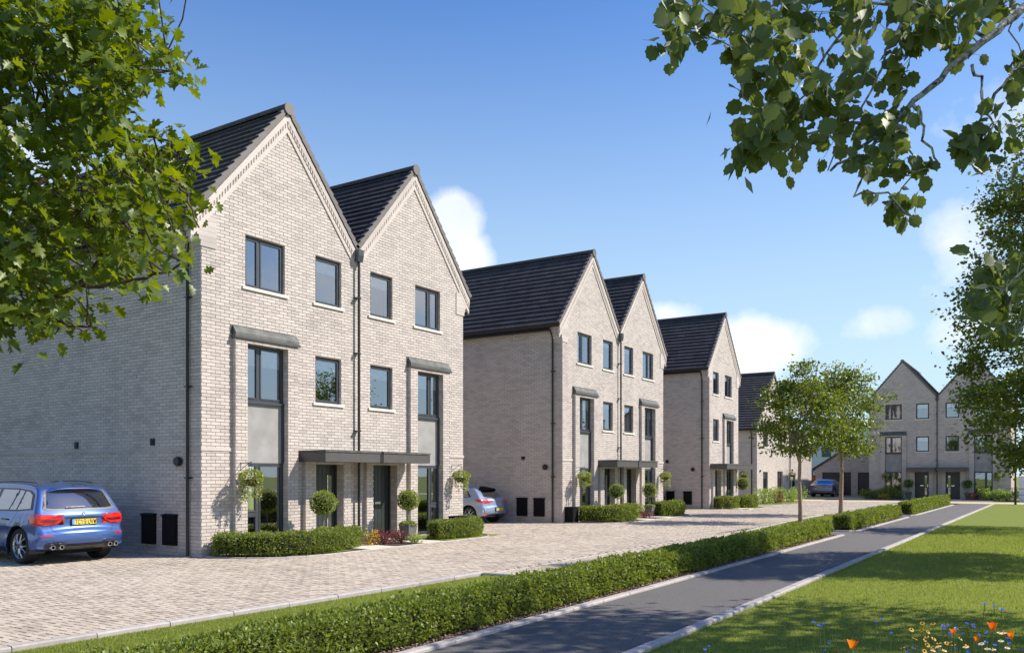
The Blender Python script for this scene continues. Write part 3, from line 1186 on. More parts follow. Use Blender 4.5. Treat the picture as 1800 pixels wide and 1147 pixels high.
    for i in range(len(halves) - 1):
        u = (i + 1) * HWD
        d = MB().tube([(u, -.12, 7.6), (u, -.12, .05)], .036, 10).build('downpipe', M['gutter'], root, smooth=True)
        MB().prism([(-.21, 7.92), (-.02, 7.92), (-.02, 7.68), (-.07, 7.60), (-.17, 7.60), (-.21, 7.76)], 'x', u - .10, u + .10).build('hopper', M['anth'], d)
        for z in (3.0, 5.1, 6.6):
            MB().box(u - .1, u + .045, -.165, -.014, z, z + .035).build('pipe_clip', M['gutter'], d)
    # canopy
    def canopy(a, b):
        cn = MB()
        cn.box(a, b, -.94, -.013, 2.16, 2.40)
        o = cn.build('canopy', M['canopy'], root)
        MB().box(a - .015, b + .015, -.96, -.012, 2.405, 2.45).build('canopy_top', M['lead'], o)
    if len(halves) == 2:
        canopy(2.87, 4.86)
        canopy(5.0, 6.99)
        MB().box(4.87, 4.99, -.93, -.2, 2.17, 2.43).build('canopy_joint', M['black'], root)
    else:
        canopy(.12, 4.85)
    for kind, y, z in side_bits:
        if kind == 'meter':
            b = MB().box(-.10, -.012, y - .23, y + .23, z, z + .68)
            o = b.build('meter_box', M['boxblack'], root)
            MB().prism([(-.13, z + .685), (-.012, z + .715), (-.012, z + .683), (-.13, z + .66)], 'y', y - .25, y + .25).build('box_lid', M['boxblack'], o)
        elif kind == 'vent':
            b = MB()
            ring(b.__class__() if False else b, y, y, z, z, 0, 0, 0) if False else None
            b.box(-.03, -.012, y - .085, y + .085, z, z + .17)
            o = b.build('vent', M['black'], root)
            for k in range(4):
                MB().prism([(-.03, z + .02 + k * .036), (-.05, z + .02 + k * .036), (-.03, z + .05 + k * .036)], 'y', y - .07, y + .07).build('louvre', M['black'], o)
        elif kind == 'flue':
            MB().lathe([(.001, -.14), (.095, -.14), (.11, -.10), (.10, -.04), (.05, -.012)], (0, y, z), 18, 'x').build('flue', M['black'], root, smooth=True)
    return root


H_GROUP = 'three storey grey brick houses along the driveway'
make_house('semi_detached_house', 'nearest pale brick three storey pair of houses with twin gables beside the blue SUV', (-15.94, 12.01, 0), PI / 2, ['L', 'R'], 10.6,
           nbrick=300, tiles_parts=300, group=H_GROUP,
           side_bits=[('meter', 1.84, .23), ('meter', 1.05, .23), ('vent', 4.92, 2.50), ('vent', 1.75, 2.52), ('flue', .72, 2.14)])
make_house('semi_detached_house', 'second pale brick twin-gabled pair of houses with the silver blue hatchback parked beside it', (-15.62, 27.83, 0), PI / 2, ['L', 'R'], 9.6,
           group=H_GROUP, side_bits=[('meter', 1.78, .24), ('meter', 1.0, .24), ('vent', 1.75, 2.40), ('flue', .72, 2.14)], blinds=(.16, .16, .3, .2), scale=.992)
make_house('detached_house', 'single-gabled three storey pale brick house between the twin-gabled pair and the two storey house', (-15.32, 43.2, 0), PI / 2, ['R'], 9.6,
           group=H_GROUP, side_bits=[('meter', 2.2, .24), ('meter', 1.2, .24), ('vent', 2.4, 2.5), ('flue', .9, 2.14)], scale=.985)
make_house('semi_detached_house', 'grey brick twin-gabled houses in shade facing the end of the path', (-11.98, 70.0, 0), 0, ['L', 'R'], 10.0, group=None, scale=.962, side_left=False)


def make_simple_house(name, label, loc, rot, WD, depth, ZE, ZR, ops, bits, group=None, gable=True, pipe=True, over=.3, scale=1.0, geo=True):
    root = empty(name, loc, rot, label, 'house', group)
    c = WD / 2
    SL = (ZR - ZE + .05) / (c + over)
    CS = 1 / math.hypot(1, SL)
    SN = SL * CS
    wo = [(o[0], o[1], o[2], o[3]) for o in ops]
    mb = MB()
    wall_cells(mb, 0, WD, 0, ZE, 0, .3, wo)
    zb = ZR - .12 - SL * c
    if gable:
        mb.prism([(0, ZE), (WD, ZE), (WD, max(zb, ZE + .02)), (c, ZR - .12), (0, max(zb, ZE + .02))], 'y', 0, .3)
        mb.prism([(0, ZE), (WD, ZE), (WD, max(zb, ZE + .02)), (c, ZR - .12), (0, max(zb, ZE + .02))], 'y', depth - .3, depth)
    mb.box(0, .3, .3, depth, 0, ZE)
    mb.box(WD - .3, WD, .3, depth, 0, ZE)
    mb.box(.3, WD - .3, depth - .3, depth, 0, ZE)
    mb.build('wall', M['mortar'] if geo else M['brick_tex'], root)
    if geo:
        sets = [bricks_np(brick_rows(lambda z: [(0, WD)], 0, math.floor(ZE / BH) * BH, wo), 'f', 0, .013)]
        if gable:
            def it2(z):
                hw = max(.01, min(c, (ZR - .2 - z) / SL))
                return [(c - hw, c + hw)]
            sets.append(bricks_np(brick_rows(it2, math.floor(ZE / BH) * BH, ZR - .25, wo), 'f', 0, .013))
        sets.append(bricks_np(brick_rows(lambda z: [(-.012, depth)], 0, ZE - .02, []), 's', 0, .013))
        add_bricks(root, sets, 0, M['brick'])
    for o in ops:
        kind = o[4]
        if kind == 'w':
            make_window(root, *o[:4], .07, sill=True, blind=.25)
        elif kind == 'w2':
            make_window(root, *o[:4], .07, split=.5, sill=True, blind=.0)
        elif kind == 'd':
            make_window(root, *o[:4], .12, split=.5, blind=.18)
        elif kind == 'g':
            gd = MB().box(o[0], o[1], .10, .14, o[2], o[3]).build('garage_door', M['garage'], root)
            n = max(4, int((o[1] - o[0]) / .16))
            w = (o[1] - o[0]) / n
            for k in range(n):
                MB().box(o[0] + k * w + .008, o[0] + (k + 1) * w - .008, .082, .101, o[2] + .02, o[3] - .03).build('door_board', M['garage'], gd)
    y0, y1 = -.06, depth + .1
    rf = MB()
    tl = []
    for sgn in (-1, 1):
        run = c + over
        th = .08 / CS
        rf.prism([(c, ZR), (c + sgn * run, ZR - SL * run), (c + sgn * run, ZR - SL * run - th), (c, ZR - th)], 'y', y0, y1)
        L = run / CS
        n = int(round(L / .262))
        ex = L / n
        for k in range(n):
            s0, s1 = k * ex, min((k + 1) * ex + .02, L)
            nn = int((y1 - y0) / .33)
            tw = (y1 - y0) / nn
            for j in range(nn):
                ya, yb = y0 + j * tw + .002, y0 + (j + 1) * tw - .002
                q = []
                for (s, hg) in ((s0, .082), (s1, .022), (s1, .004), (s0, .012)):
                    rr = run - s * CS
                    q.append((c + sgn * rr + sgn * hg * SN, ZR - SL * rr + hg * CS))
                tl.append([(q[0][0], ya, q[0][1]), (q[0][0], yb, q[0][1]), (q[1][0], yb, q[1][1]), (q[1][0], ya, q[1][1]),
                           (q[3][0], ya, q[3][1]), (q[3][0], yb, q[3][1]), (q[2][0], yb, q[2][1]), (q[2][0], ya, q[2][1])])
    roof = rf.build('roof', M['black'], root)
    V = np.array(tl)
    TF = np.array([(0, 1, 2, 3), (0, 4, 5, 1), (0, 3, 7, 4), (1, 5, 6, 2)])
    F = TF[None] + (np.arange(len(V)) * 8)[:, None, None]
    obj('tile_courses', mesh_np('tile_courses', V.reshape(-1, 3), F.reshape(-1, 4), M['tile']), roof, kind='stuff')
    MB().prism([(c + math.cos(a) * .14, ZR + .02 + math.sin(a) * .11) for a in np.linspace(-.3, PI + .3, 10)], 'y', y0 - .02, y1).build('ridge', M['tile'], roof)
    vb = MB()
    for sgn in (-1, 1):
        run = c + over
        vb.prism([(c, ZR + .05), (c + sgn * run, ZR - SL * run + .05), (c + sgn * run, ZR - SL * run - .14), (c, ZR - .14)], 'y', y0 - .035, y0 - .003)
    vb.build('verge_board', M['verge'] if ZE > 4 else M['gutter'], roof)
    for sgn, xw in ((-1, 0), (1, WD)):
        MB().box(xw + sgn * .014, xw + sgn * (over - .03), .02, depth, ZE - .16, ZE - .02).build('fascia', M['gutter'], roof)
    if pipe:
        MB().tube([(-over + .02, .35, ZE - .05), (-over + .02, .35, ZE - .2), (-.075, .35, ZE - .45), (-.075, .35, .02)], .035, 8).build('downpipe', M['gutter'], root, smooth=True)
    for kind, x, z in bits:
        if kind == 'lamp':
            MB().box(x - .04, x + .04, -.10, -.013, z, z + .16).build('wall_lamp', M['black'], root)
        elif kind == 'pipe':
            MB().tube([(x, -.08, ZE), (x, -.08, .03)], .035, 8).build('downpipe', M['gutter'], root, smooth=True)
        elif kind == 'box':
            MB().box(x - .2, x + .2, -.12, -.013, z, z + .65).build('meter_box', M['boxblack'], root)
    return root


make_simple_house('two_storey_house', 'lower two storey pale brick house partly behind the slim street trees', (-17.2, 58.1, 0), PI / 2, 8.3, 9.5, 5.05, 9.25,
                  [(1.43, 2.6, .45, 2.03, 'w'), (1.43, 2.6, 3.78, 4.92, 'w2'), (5.1, 6.6, .05, 2.06, 'd'), (5.25, 6.5, 3.72, 4.86, 'w2')],
                  [('lamp', .6, 2.0)], group=H_GROUP)
make_simple_house('low_house', 'low pale brick house at the far end of the row with a black downpipe', (-17.5, 67.6, 0), PI / 2, 7.4, 8.0, 3.9, 5.4,
                  [], [('pipe', .12, 0), ('lamp', .9, 2.1), ('box', 1.2, .7)], gable=True, pipe=False, over=.15, geo=True)
make_simple_house('garage', 'low grey brick double garage with dark boarded doors behind the saloon car', (-17.65, 77.3, 0), 0, 6.4, 6.0, 2.35, 4.55,
                  [(.55, 2.95, .02, 2.04, 'g'), (3.5, 5.2, .02, 2.04, 'g')], [], over=.3, pipe=True, geo=True)['category'] = 'garage'
g5 = make_simple_house('side_house', 'shaded grey brick house at the right edge behind the large tree', (-1.6, 82.0, 0), 0, 9.0, 9.0, 7.5, 11.5,
                       [(1.5, 2.7, 3.7, 4.9, 'w2'), (5.0, 6.2, 3.7, 4.9, 'w2')], [], geo=False)

# white rendered store and pale houses seen in the gaps
r = MB()
r.box(-1.9, -1.15, 66.5, 68.5, 0, 1.65)
w = r.build('rendered_wall', M['white'])
w['label'] = 'small white rendered wall block right of the shaded houses'
w['category'] = 'wall'
MB().box(-1.95, -1.1, 66.45, 68.55, 1.652, 1.72).build('coping', M['sill'], w)
t = empty('distant_house', (-30, 120, 0), 0, 'pale distant house glimpsed in the gap left of the garage', 'house')
hb = MB()
hb.box(0, 10, 0, 8, 0, 7)
hb.prism([(-.3, 7.0), (10.3, 7.0), (8, 9.5), (2, 9.5)], 'y', -.3, 8.3)
hb.build('wall', M['palehouse'], t)
for k in range(4):
    for zz in (1.0, 4.2):
        MB().box(1 + k * 2.4, 2.2 + k * 2.4, -.05, .0, zz, zz + 1.4).build('window', M['anth'], t)

# ------------------------------------------------------------------ ground
def sheet(name, poly, z, mat, kind='structure', parent=None, sub=0, **kw):
    me = bpy.data.meshes.new(name)
    me.from_pydata([(x, y, z) for x, y in poly], [], [tuple(range(len(poly)))])
    me.materials.append(mat)
    return obj(name, me, parent, kind=kind, **kw)


def XR(y): return -3.65 + .0105 * (y - 8)


def XL(y): return -5.5 + .0105 * (y - 7.2)


def XK(y): return -9.22 + .04 * (y - 3) if y < 12.85 else -8.83 + .008 * (y - 12.85)


gb = MB()
gb.add([(-500, -300, -.06), (500, -300, -.06), (500, 700, -.06), (-500, 700, -.06)], [(0, 1, 2, 3)])
gb.build('ground', M['grass'], kind='structure')
sheet('lawn', [(XR(-2) + .12, -2), (40, -2), (40, 60.2), (XR(60.2) + .12, 60.2)], .012, M['grass'])
sheet('verge', [(-9.4, -1), (-6.5, -1), (-6.5, 12.86), (XK(12.86) + .1, 12.86)], .0, M['grass'])
sheet('verge', [(-8.0, 25.2), (-6.4, 25.2), (-6.2, 39.6), (-8.55, 39.6), (-8.6, 34.6), (-8.2, 27)], .0, M['grass'])
sheet('verge', [(-8.0, 52.9), (-6.0, 51), (-5.9, 58.2), (-7.7, 58.2)], .0, M['grass'])
sheet('path', [(XL(-2), -2), (XR(-2), -2), (XR(60.4), 60.4), (XL(60.4), 60.4)], -.004, M['asphalt'])
sheet('path', [(-7.6, 26.95), (XL(27) + .02, 26.9), (XL(29) + .02, 28.8), (-7.6, 28.75)], -.009, M['asphalt'])
sheet('path', [(-7.6, 39.65), (XL(40) + .02, 39.6), (XL(41) + .02, 41.5), (-7.6, 41.5)], -.009, M['asphalt'])
sheet('track', [(-60, 60.5), (60, 60.5), (60, 64.2), (-60, 64.2)], -.004, M['buff'])
sheet('road', [(-60, 64.25), (60, 64.25), (60, 66.6), (-60, 66.6)], -.006, M['road'])
sheet('forecourt', [(-60, 66.7), (-11.9, 66.7), (-11.9, 82), (-60, 82)], -.006, M['buff'])
sheet('forecourt', [(-11.9, 66.7), (60, 66.7), (60, 68.2), (-11.9, 68.2)], -.006, M['road'])
sheet('lawn', [(-2.6, 67.5), (30, 67.5), (30, 81), (-2.6, 81)], .01, M['grass'])
sheet('mulch_bed', [(XL(-1) - 1.3, -1), (XL(-1) - .06, -1), (XL(26.85) - .06, 26.85), (XL(26.85) - 1.3, 26.85)], .006, M['soil'])
sheet('mulch_bed', [(XL(28.8) - 1.3, 28.8), (XL(28.8) - .06, 28.8), (XL(39.5) - .06, 39.5), (XL(39.5) - 1.3, 39.5)], .006, M['soil'])
sheet('mulch_bed', [(XL(41.5) - 1.1, 41.5), (XL(41.5) - .06, 41.5), (XL(57) - .06, 57), (XL(57) - 1.1, 57)], .006, M['soil'])

# block paving: two by one blocks in herringbone
drive = sheet('driveway', [(-40, -2), (-6.7, -2), (-6.7, 60.3), (-40, 60.3)], -.03, M['sand'])
a = .102
I, J = np.meshgrid(np.arange(-270, -60), np.arange(0, 600), indexing='ij')
I = I.ravel()
J = J.ravel()
d4 = (I - J) % 4
hor = d4 == 0
ver = d4 == 3
X0 = np.concatenate([I[hor], I[ver]]) * a
Y0 = np.concatenate([J[hor], J[ver]]) * a
LX = np.concatenate([np.full(hor.sum(), 2 * a), np.full(ver.sum(), a)])
LY = np.concatenate([np.full(hor.sum(), a), np.full(ver.sum(), 2 * a)])
cx, cy = X0 + LX / 2, Y0 + LY / 2
xk = np.where(cy < 12.85, -9.22 + .04 * (cy - 3), -8.83 + .008 * (cy - 12.85))
keep = cx < xk - .12
keep |= ((cy > 12.98) & (cy < 25.3) & (cx < -6.9) & (cx > xk + .02))
keep |= ((cy > 39.75) & (cy < 52.6) & (cx < -6.7) & (cx > xk + .02))
keep |= ((cy > 25.2) & (cy < 27.2) & (cx < -8.15) & (cx > xk))
house = ((cy > 12) & (cy < 21.9) | (cy > 27.8) & (cy < 37.6) | (cy > 43.1) & (cy < 48.1)) & (cx < -15.9)
keep &= ~house
ppx, ppy, pd = proj(np.stack([cx, cy, cx * 0], 1))
keep &= (ppx > -60) & (ppy < 1200) & (pd > 2) & (cx > -26.5)
sel = np.where(keep)[0]
X0, Y0, LX, LY, cx, cy, ppx, ppy, pd = [q[sel] for q in (X0, Y0, LX, LY, cx, cy, ppx, ppy, pd)]
n = len(X0)
gp = .015
zt = rng.uniform(-.0022, .0022, n)
x0, x1, y0, y1 = X0 + .006, X0 + LX - .006, Y0 + .010, Y0 + LY - .010
tl = rng.uniform(-.0012, .0012, (n, 2))
V = np.stack([np.stack([x0, y0, zt + tl[:, 0]], 1), np.stack([x1, y0, zt + tl[:, 1]], 1), np.stack([x1, y1, zt - tl[:, 0]], 1), np.stack([x0, y1, zt - tl[:, 1]], 1),
              np.stack([x0, y0, zt * 0 - .03], 1), np.stack([x1, y0, zt * 0 - .03], 1), np.stack([x1, y1, zt * 0 - .03], 1), np.stack([x0, y1, zt * 0 - .03], 1)], 1)
vis = (ppx > 10) & (ppx < 1790) & (ppy < 1140) & ((ppy > 1000) | (ppx > 230))
# hidden by the verge or hedge
order = np.argsort(np.where(vis, pd, 1e6))[:300]
mask = np.ones(n, bool)
mask[order] = False
pc = {}
PF = [(0, 1, 2, 3), (0, 4, 5, 1), (1, 5, 6, 2), (2, 6, 7, 3), (3, 7, 4, 0)]
for i in order:
    key = LX[i] > LY[i]
    if key not in pc:
        me = bpy.data.meshes.new('paver')
        vv = V[i] - V[i, 4]
        vv[:4, 2] = .03
        me.from_pydata([tuple(map(float, q)) for q in vv], [], PF)
        me.materials.append(M['paver'])
        pc[key] = me
    o = bpy.data.objects.new('paver', pc[key])
    o.location = (float(V[i, 4, 0]), float(V[i, 4, 1]), -.03 + float(zt[i]))
    link(o, drive)
V = V[mask]
F = np.array(PF)[None] + (np.arange(len(V)) * 8)[:, None, None]
obj('paving_blocks', mesh_np('paving_blocks', V.reshape(-1, 3), F.reshape(-1, 4), M['paver']), drive, kind='stuff')


# kerbs: one stone at a time
def kerb(name, line, w=.13, h=.055, L=.9, zb=-.06, side=1, mat='kerb'):
    root = empty(name, (0, 0, 0), 0, kind='structure')
    cache = {}
    for (p, q) in zip(line[:-1], line[1:]):
        p, q = Vector((p[0], p[1], 0)), Vector((q[0], q[1], 0))
        D = (q - p).length
        n = max(1, int(round(D / L)))
        l = D / n
        ang = math.atan2(q.y - p.y, q.x - p.x)
        key = round(l, 3)
        if key not in cache:
            b = .016
            y0, y1 = 0, w * side
            s = 1 if side > 0 else -1
            cache[key] = MB().prism([(0, zb), (0, h - b), (b * s, h), (y1 - b * s, h), (y1, h - b), (y1, zb)], 'x', .006, l - .006).mesh('kerb_stone', M[mat])
        for k in range(n):
            o = obj('kerb_stone', cache[key], root)
            o.location = p + (q - p) * (k / n) + Vector((0, 0, random.uniform(-.003, .003)))
            o.rotation_euler = (0, 0, ang + random.uniform(-.003, .003))
    return root


kerb('path_kerb', [(XR(3), 3), (XR(60), 60)], side=-1, h=.06)
kerb('path_kerb', [(XL(3), 3), (XL(26.85), 26.85)], side=1, h=.035)
kerb('path_kerb', [(XL(28.8) - .75, 28.75), (XL(28.8) - .25, 28.78), (XL(29.2), 29.2), (XL(39.5), 39.5)], side=1, h=.03)
kerb('path_kerb', [(XL(41.4) - .6, 41.35), (XL(41.4) - .2, 41.38), (XL(41.8), 41.8), (XL(57), 57.0)], side=1, h=.03)
kerb('driveway_kerb', [(XK(0), 0), (XK(6.4), 6.4), (XK(12.85), 12.85)], side=1, h=.05)
kerb('driveway_kerb', [(XK(12.8), 12.83), (-6.9, 12.93)], side=-1, h=.05)
kerb('driveway_kerb', [(-8.0, 25.15), (-8.2, 27), (-8.6, 34.6), (-8.65, 39.6)], side=1, h=.05)
kerb('driveway_kerb', [(-8.65, 39.62), (-6.9, 39.62)], side=-1, h=.05)
kerb('driveway_kerb', [(-8.1, 52.9), (-7.8, 58.3)], side=1, h=.05)
kerb('flush_kerb', [(XK(12.95), 13.0), (XK(25.2), 25.2)], side=1, h=.004, w=.06)


# ------------------------------------------------------------------ hedges
def L_ok(p):
    return abs(p[-1][1] - p[0][1]) < 6


def hedge(name, label, pts, w, h, size, dens, group=None, core_in=.05, cat='hedge', mat='hedge', round_=.06):
    pts = np.array(pts, float)
    if len(pts) > 2:      # a smooth line through the given points
        q = []
        for i in range(len(pts) - 1):
            p0, p1, p2, p3 = pts[max(i - 1, 0)], pts[i], pts[i + 1], pts[min(i + 2, len(pts) - 1)]
            m_ = max(2, int(np.linalg.norm(p2 - p1) / .12)) if len(pts) > 5 or w < .62 and L_ok(pts) else 4
            for k_ in range(m_):
                t = k_ / m_
                q.append(.5 * ((2 * p1) + (p2 - p0) * t + (2 * p0 - 5 * p1 + 4 * p2 - p3) * t * t + (3 * p1 - p0 - 3 * p2 + p3) * t ** 3))
        q.append(pts[-1])
        pts = np.array(q)
    seg = np.linalg.norm(np.diff(pts, axis=0), axis=1)
    cum = np.concatenate([[0], np.cumsum(seg)])
    L = cum[-1]
    root = empty(name, (float(pts[0, 0]), float(pts[0, 1]), 0), 0, label, cat, group)
    org = np.array([pts[0, 0], pts[0, 1], 0])

    def frame(s):
        s = np.clip(s, 0, L - 1e-4)
        i = np.clip(np.searchsorted(cum, s, side='right') - 1, 0, len(seg) - 1)
        t = (s - cum[i]) / seg[i]
        c = pts[i] + (pts[i + 1] - pts[i]) * t[:, None]
        # smoothed direction
        d = (pts[i + 1] - pts[i]) / seg[i][:, None]
        return c, d
    per = 2 * h + w
    N = int(L * per * dens)
    s = rng.uniform(0, L, N)
    q = rng.uniform(0, per, N)
    Ne = int(2 * w * h * dens)
    ph = rng.uniform(0, 10)

    def lump(s, k):
        return (np.sin(s * 9.1 + k + ph) * .5 + np.sin(s * 17.3 + k * 3 + ph) * .3 + np.sin(s * 31 + k * 5) * .2)
    left = q < h
    right = (q >= h) & (q < 2 * h)
    lat = np.where(left, -w / 2, np.where(right, w / 2, q - 2 * h - w / 2))
    zz = np.where(left, q, np.where(right, q - h, h))
    zz = np.maximum(zz, rng.uniform(.03, .10, N))
    amp = .018 + .012 * h
    lat = lat + np.where(left, -1, np.where(right, 1, 0)) * (lump(s, 1) + np.sin(zz * 14 + s * 5)) * amp
    zz = zz + np.where(left | right, 0, 1) * (lump(s, 2) + np.sin(lat * 15 + s * 3)) * amp
    # rounded shoulders
    edge = np.clip((zz - (h - round_ * 1.5)) / (round_ * 1.5), 0, 1)
    lat = lat * (1 - edge * round_ / (w / 2) * np.clip(np.abs(lat) / (w / 2), 0, 1) ** 3)
    nrm = np.stack([np.where(left, -1., np.where(right, 1., 0)), np.where(left | right, .15, 1.)], 1)
    # pulled in low down so that the stems show
    low = np.clip((.12 - zz) / .12, 0, 1)
    lat *= 1 - .25 * low
    c, d = frame(s)
    nl = np.stack([d[:, 1], -d[:, 0]], 1)
    P = np.concatenate([c + nl * lat[:, None], zz[:, None]], 1)
    Dn = np.concatenate([nl * nrm[:, :1], nrm[:, 1:]], 1)
    # ends
    se = np.where(rng.random(Ne) < .5, 0., L)
    ce, de = frame(se)
    ne = np.stack([de[:, 1], -de[:, 0]], 1)
    le = rng.uniform(-w / 2, w / 2, Ne)
    ze = rng.uniform(.05, h, Ne)
    Pe = np.concatenate([ce + ne * le[:, None], ze[:, None]], 1)
    De = np.concatenate([de * np.where(se > 0, 1., -1.)[:, None], np.full((Ne, 1), .1)], 1)
    P = np.concatenate([P, Pe])
    Dn = np.concatenate([Dn, De])
    depth = rng.uniform(-.045, .02, len(P)) - (rng.random(len(P)) < .25) * .03
    P = P + Dn * depth[:, None]
    # stray shoots
    k = rng.random(len(P)) < .035
    P[k] += Dn[k] * rng.uniform(.02, .06, k.sum())[:, None]
    Dl = Dn * .75 + rng.normal(0, .75, P.shape) + np.array([0, 0, .2])
    S = size * rng.uniform(.7, 1.3, len(P))
    obj('foliage', scatter_mesh('foliage', P - org, Dl, S, tmpl_quad(), M[mat], roll=1.2), root)
    # core
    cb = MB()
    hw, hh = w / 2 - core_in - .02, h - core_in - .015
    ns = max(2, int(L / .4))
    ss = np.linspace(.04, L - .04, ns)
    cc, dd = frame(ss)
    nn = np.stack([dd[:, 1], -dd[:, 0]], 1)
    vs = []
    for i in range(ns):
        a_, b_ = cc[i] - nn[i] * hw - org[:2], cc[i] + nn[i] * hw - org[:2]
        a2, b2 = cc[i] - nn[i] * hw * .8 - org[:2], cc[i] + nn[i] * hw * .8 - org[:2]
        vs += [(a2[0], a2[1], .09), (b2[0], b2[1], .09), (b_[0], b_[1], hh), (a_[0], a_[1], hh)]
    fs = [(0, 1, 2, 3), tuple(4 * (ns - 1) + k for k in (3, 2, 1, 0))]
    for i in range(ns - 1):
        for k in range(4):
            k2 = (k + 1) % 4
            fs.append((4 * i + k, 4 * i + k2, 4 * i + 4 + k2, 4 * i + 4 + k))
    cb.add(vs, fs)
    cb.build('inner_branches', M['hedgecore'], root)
    tw = MB()
    for k in range(int(L * 7)):
        s0 = np.array([random.uniform(0, L)])
        c0, d0 = frame(s0)
        n0 = np.array([d0[0, 1], -d0[0, 0]])
        o = c0[0] + n0 * random.choice([-1, 1]) * random.uniform(.02, w / 2 - .06) - org[:2]
        tw.tube([(o[0], o[1], 0), (o[0] + random.uniform(-.05, .05), o[1] + random.uniform(-.05, .05), .2)], [.008, .005], 3, caps=False)
    tw.build('stems', M['hedgetwig'], root, kind='stuff')
    return root


hg = 'clipped green hedges along the path'
hx = lambda y: XL(y) - .62 - .0


def hl(y0, y1, off=.53):
    return [(XL(y) - off, y) for y in np.linspace(y0, y1, 5)]


hedge('hedge', 'longest and nearest clipped hedge running beside the asphalt path', hl(2.0, 11.5), .54, .43, .044, 3000, hg)
# the same hedge continues with leaves drawn coarser as it recedes
h1 = COL.objects.get('hedge')
h1b = hedge('hedge', None, hl(11.5, 26.3), .54, .44, .056, 1700, hg)
for c in list(h1b.children):
    c.parent = h1
    c.location = (h1b.location.x - h1.location.x, h1b.location.y - h1.location.y, 0)
bpy.data.objects.remove(h1b)
hedge('hedge', 'middle clipped hedge between the path and the two slim street trees', hl(29.1, 39.2, .55), .55, .49, .065, 1300, hg)
hedge('hedge', 'farthest clipped hedge at the end of the path before the shaded houses', hl(41.9, 56.5, .5), .6, .54, .08, 800, hg)

gh = 'low clipped hedges in front of the houses'
hedge('hedge', 'curved low hedge in front of the nearest bay window', [(-15.75, 12.3), (-15.0, 12.75), (-14.55, 13.5), (-14.5, 14.4), (-14.75, 15.2), (-15.0, 15.75)], .55, .50, .045, 2200, gh)
hedge('hedge', 'short curved hedge at the far corner of the nearest house beside the silver blue hatchback', [(-14.65, 18.7), (-14.5, 19.6), (-14.55, 20.4), (-14.95, 21.0), (-15.5, 21.4)], .55, .52, .045, 2000, gh)
hedge('hedge', 'low hedge in front of the second pair with a black box at its left end', [(-15.2, 28.55), (-14.5, 29.3), (-14.3, 30.3), (-14.45, 31.4), (-14.7, 32.0)], .55, .60, .06, 1200, gh)
hedge('hedge', 'short hedge at the far corner of the second pair', [(-14.5, 34.4), (-14.2, 35.2), (-14.3, 36.2), (-14.8, 36.9)], .55, .62, .06, 1100, gh)
hedge('hedge', 'low hedge left of the door of the single-gabled house', [(-15.0, 43.5), (-14.6, 44.1), (-14.5, 44.8)], .6, .62, .07, 900, gh)
hedge('hedge', 'low hedge at the right corner of the single-gabled house', [(-14.5, 45.6), (-14.2, 46.4), (-14.3, 47.4), (-14.8, 48.2)], .6, .62, .07, 900, gh)

# front gardens
gardens = [(-15.93, 12.05, 9.7), (-15.6, 27.9, 9.6), (-15.3, 43.25, 4.9)]
for gx, gy, gl in gardens:
    out = 2.0
    poly = [(gx, gy)]
    for t in np.linspace(0, 1, 7):
        poly.append((gx + out * math.sin(t * PI / 2) * .98, gy + 1.9 * (1 - math.cos(t * PI / 2)) * .9 + .02))
    for t in np.linspace(0, 1, 7):
        poly.append((gx + out * math.cos(t * PI / 2) * .98, gy + gl - 1.7 + 1.7 * math.sin(t * PI / 2)))
    sheet('garden_bed', poly, .012, M['soil'])
    kerb('garden_edging', poly[1:], side=1, h=.03, w=.05, L=.6)
sheet('garden_lawn', [(-15.85, 18.55), (-14.3, 18.35), (-14.0, 19.2), (-14.2, 20.6), (-15.0, 21.4), (-15.85, 21.5)], .022, M['grass'])
sheet('garden_lawn', [(-15.85, 12.5), (-14.3, 13.2), (-14.2, 15.0), (-15.85, 15.0)], .022, M['grass'])
sheet('garden_lawn', [(-15.5, 34.3), (-14.0, 34.1), (-13.9, 36.0), (-15.0, 37.2), (-15.5, 37.3)], .022, M['grass'])
sheet('garden_lawn', [(-15.2, 44.9), (-13.6, 44.9), (-13.5, 47.0), (-15.2, 48.0)], .022, M['grass'])
sheet('garden_lawn', [(-17.1, 50.3), (-14.3, 50.9), (-13.7, 56), (-14.6, 60.0), (-17.1, 60.2)], .012, M['grass'])


def slab_path(name, x0, x1, y0, y1, nx, ny, hidden=None):
    root = empty(name, (0, 0, 0), kind='structure')
    me = None
    w, l = (x1 - x0) / nx, (y1 - y0) / ny
    me = MB().box(.004, w - .004, .004, l - .004, -.02, .03).mesh('slab', M['slab'])
    for i in range(nx):
        for j in range(ny):
            obj('slab', me, root).location = (x0 + i * w, y0 + j * l, random.uniform(-.002, .002))


slab_path('garden_path', -15.85, -13.97, 15.35, 16.35, 3, 2)
slab_path('garden_path', -15.85, -13.99, 17.55, 18.35, 3, 2)
slab_path('garden_path', -15.5, -13.65, 31.4, 32.2, 3, 2)
slab_path('garden_path', -15.5, -13.65, 33.4, 34.2, 3, 2)
slab_path('garden_path', -15.2, -13.4, 43.95, 44.9, 3, 2)


# bark chips under the hedges
def chips(name, x_of, y0, y1, wd, n, parent=None):
    y = rng.uniform(y0, y1, n)
    x = np.array([x_of(t) for t in y]) + rng.uniform(0, wd, n)
    P = np.stack([x, y, rng.uniform(.01, .03, n)], 1)
    D = np.concatenate([rng.normal(0, 1, (n, 2)), rng.normal(0, .25, (n, 1))], 1)
    S = rng.uniform(.018, .05, n)
    obj(name, scatter_mesh(name, P, D, S, tmpl_quad(), M['chips'], roll=.4), None, kind='stuff', label='brown bark chip mulch along the foot of the hedge', category='bark chips')


chips('bark_chips', lambda y: XL(y) - .46, 2, 26.8, .34, 13000)
chips('bark_chips', lambda y: XL(y) - .40, 28.9, 39.4, .28, 2500)


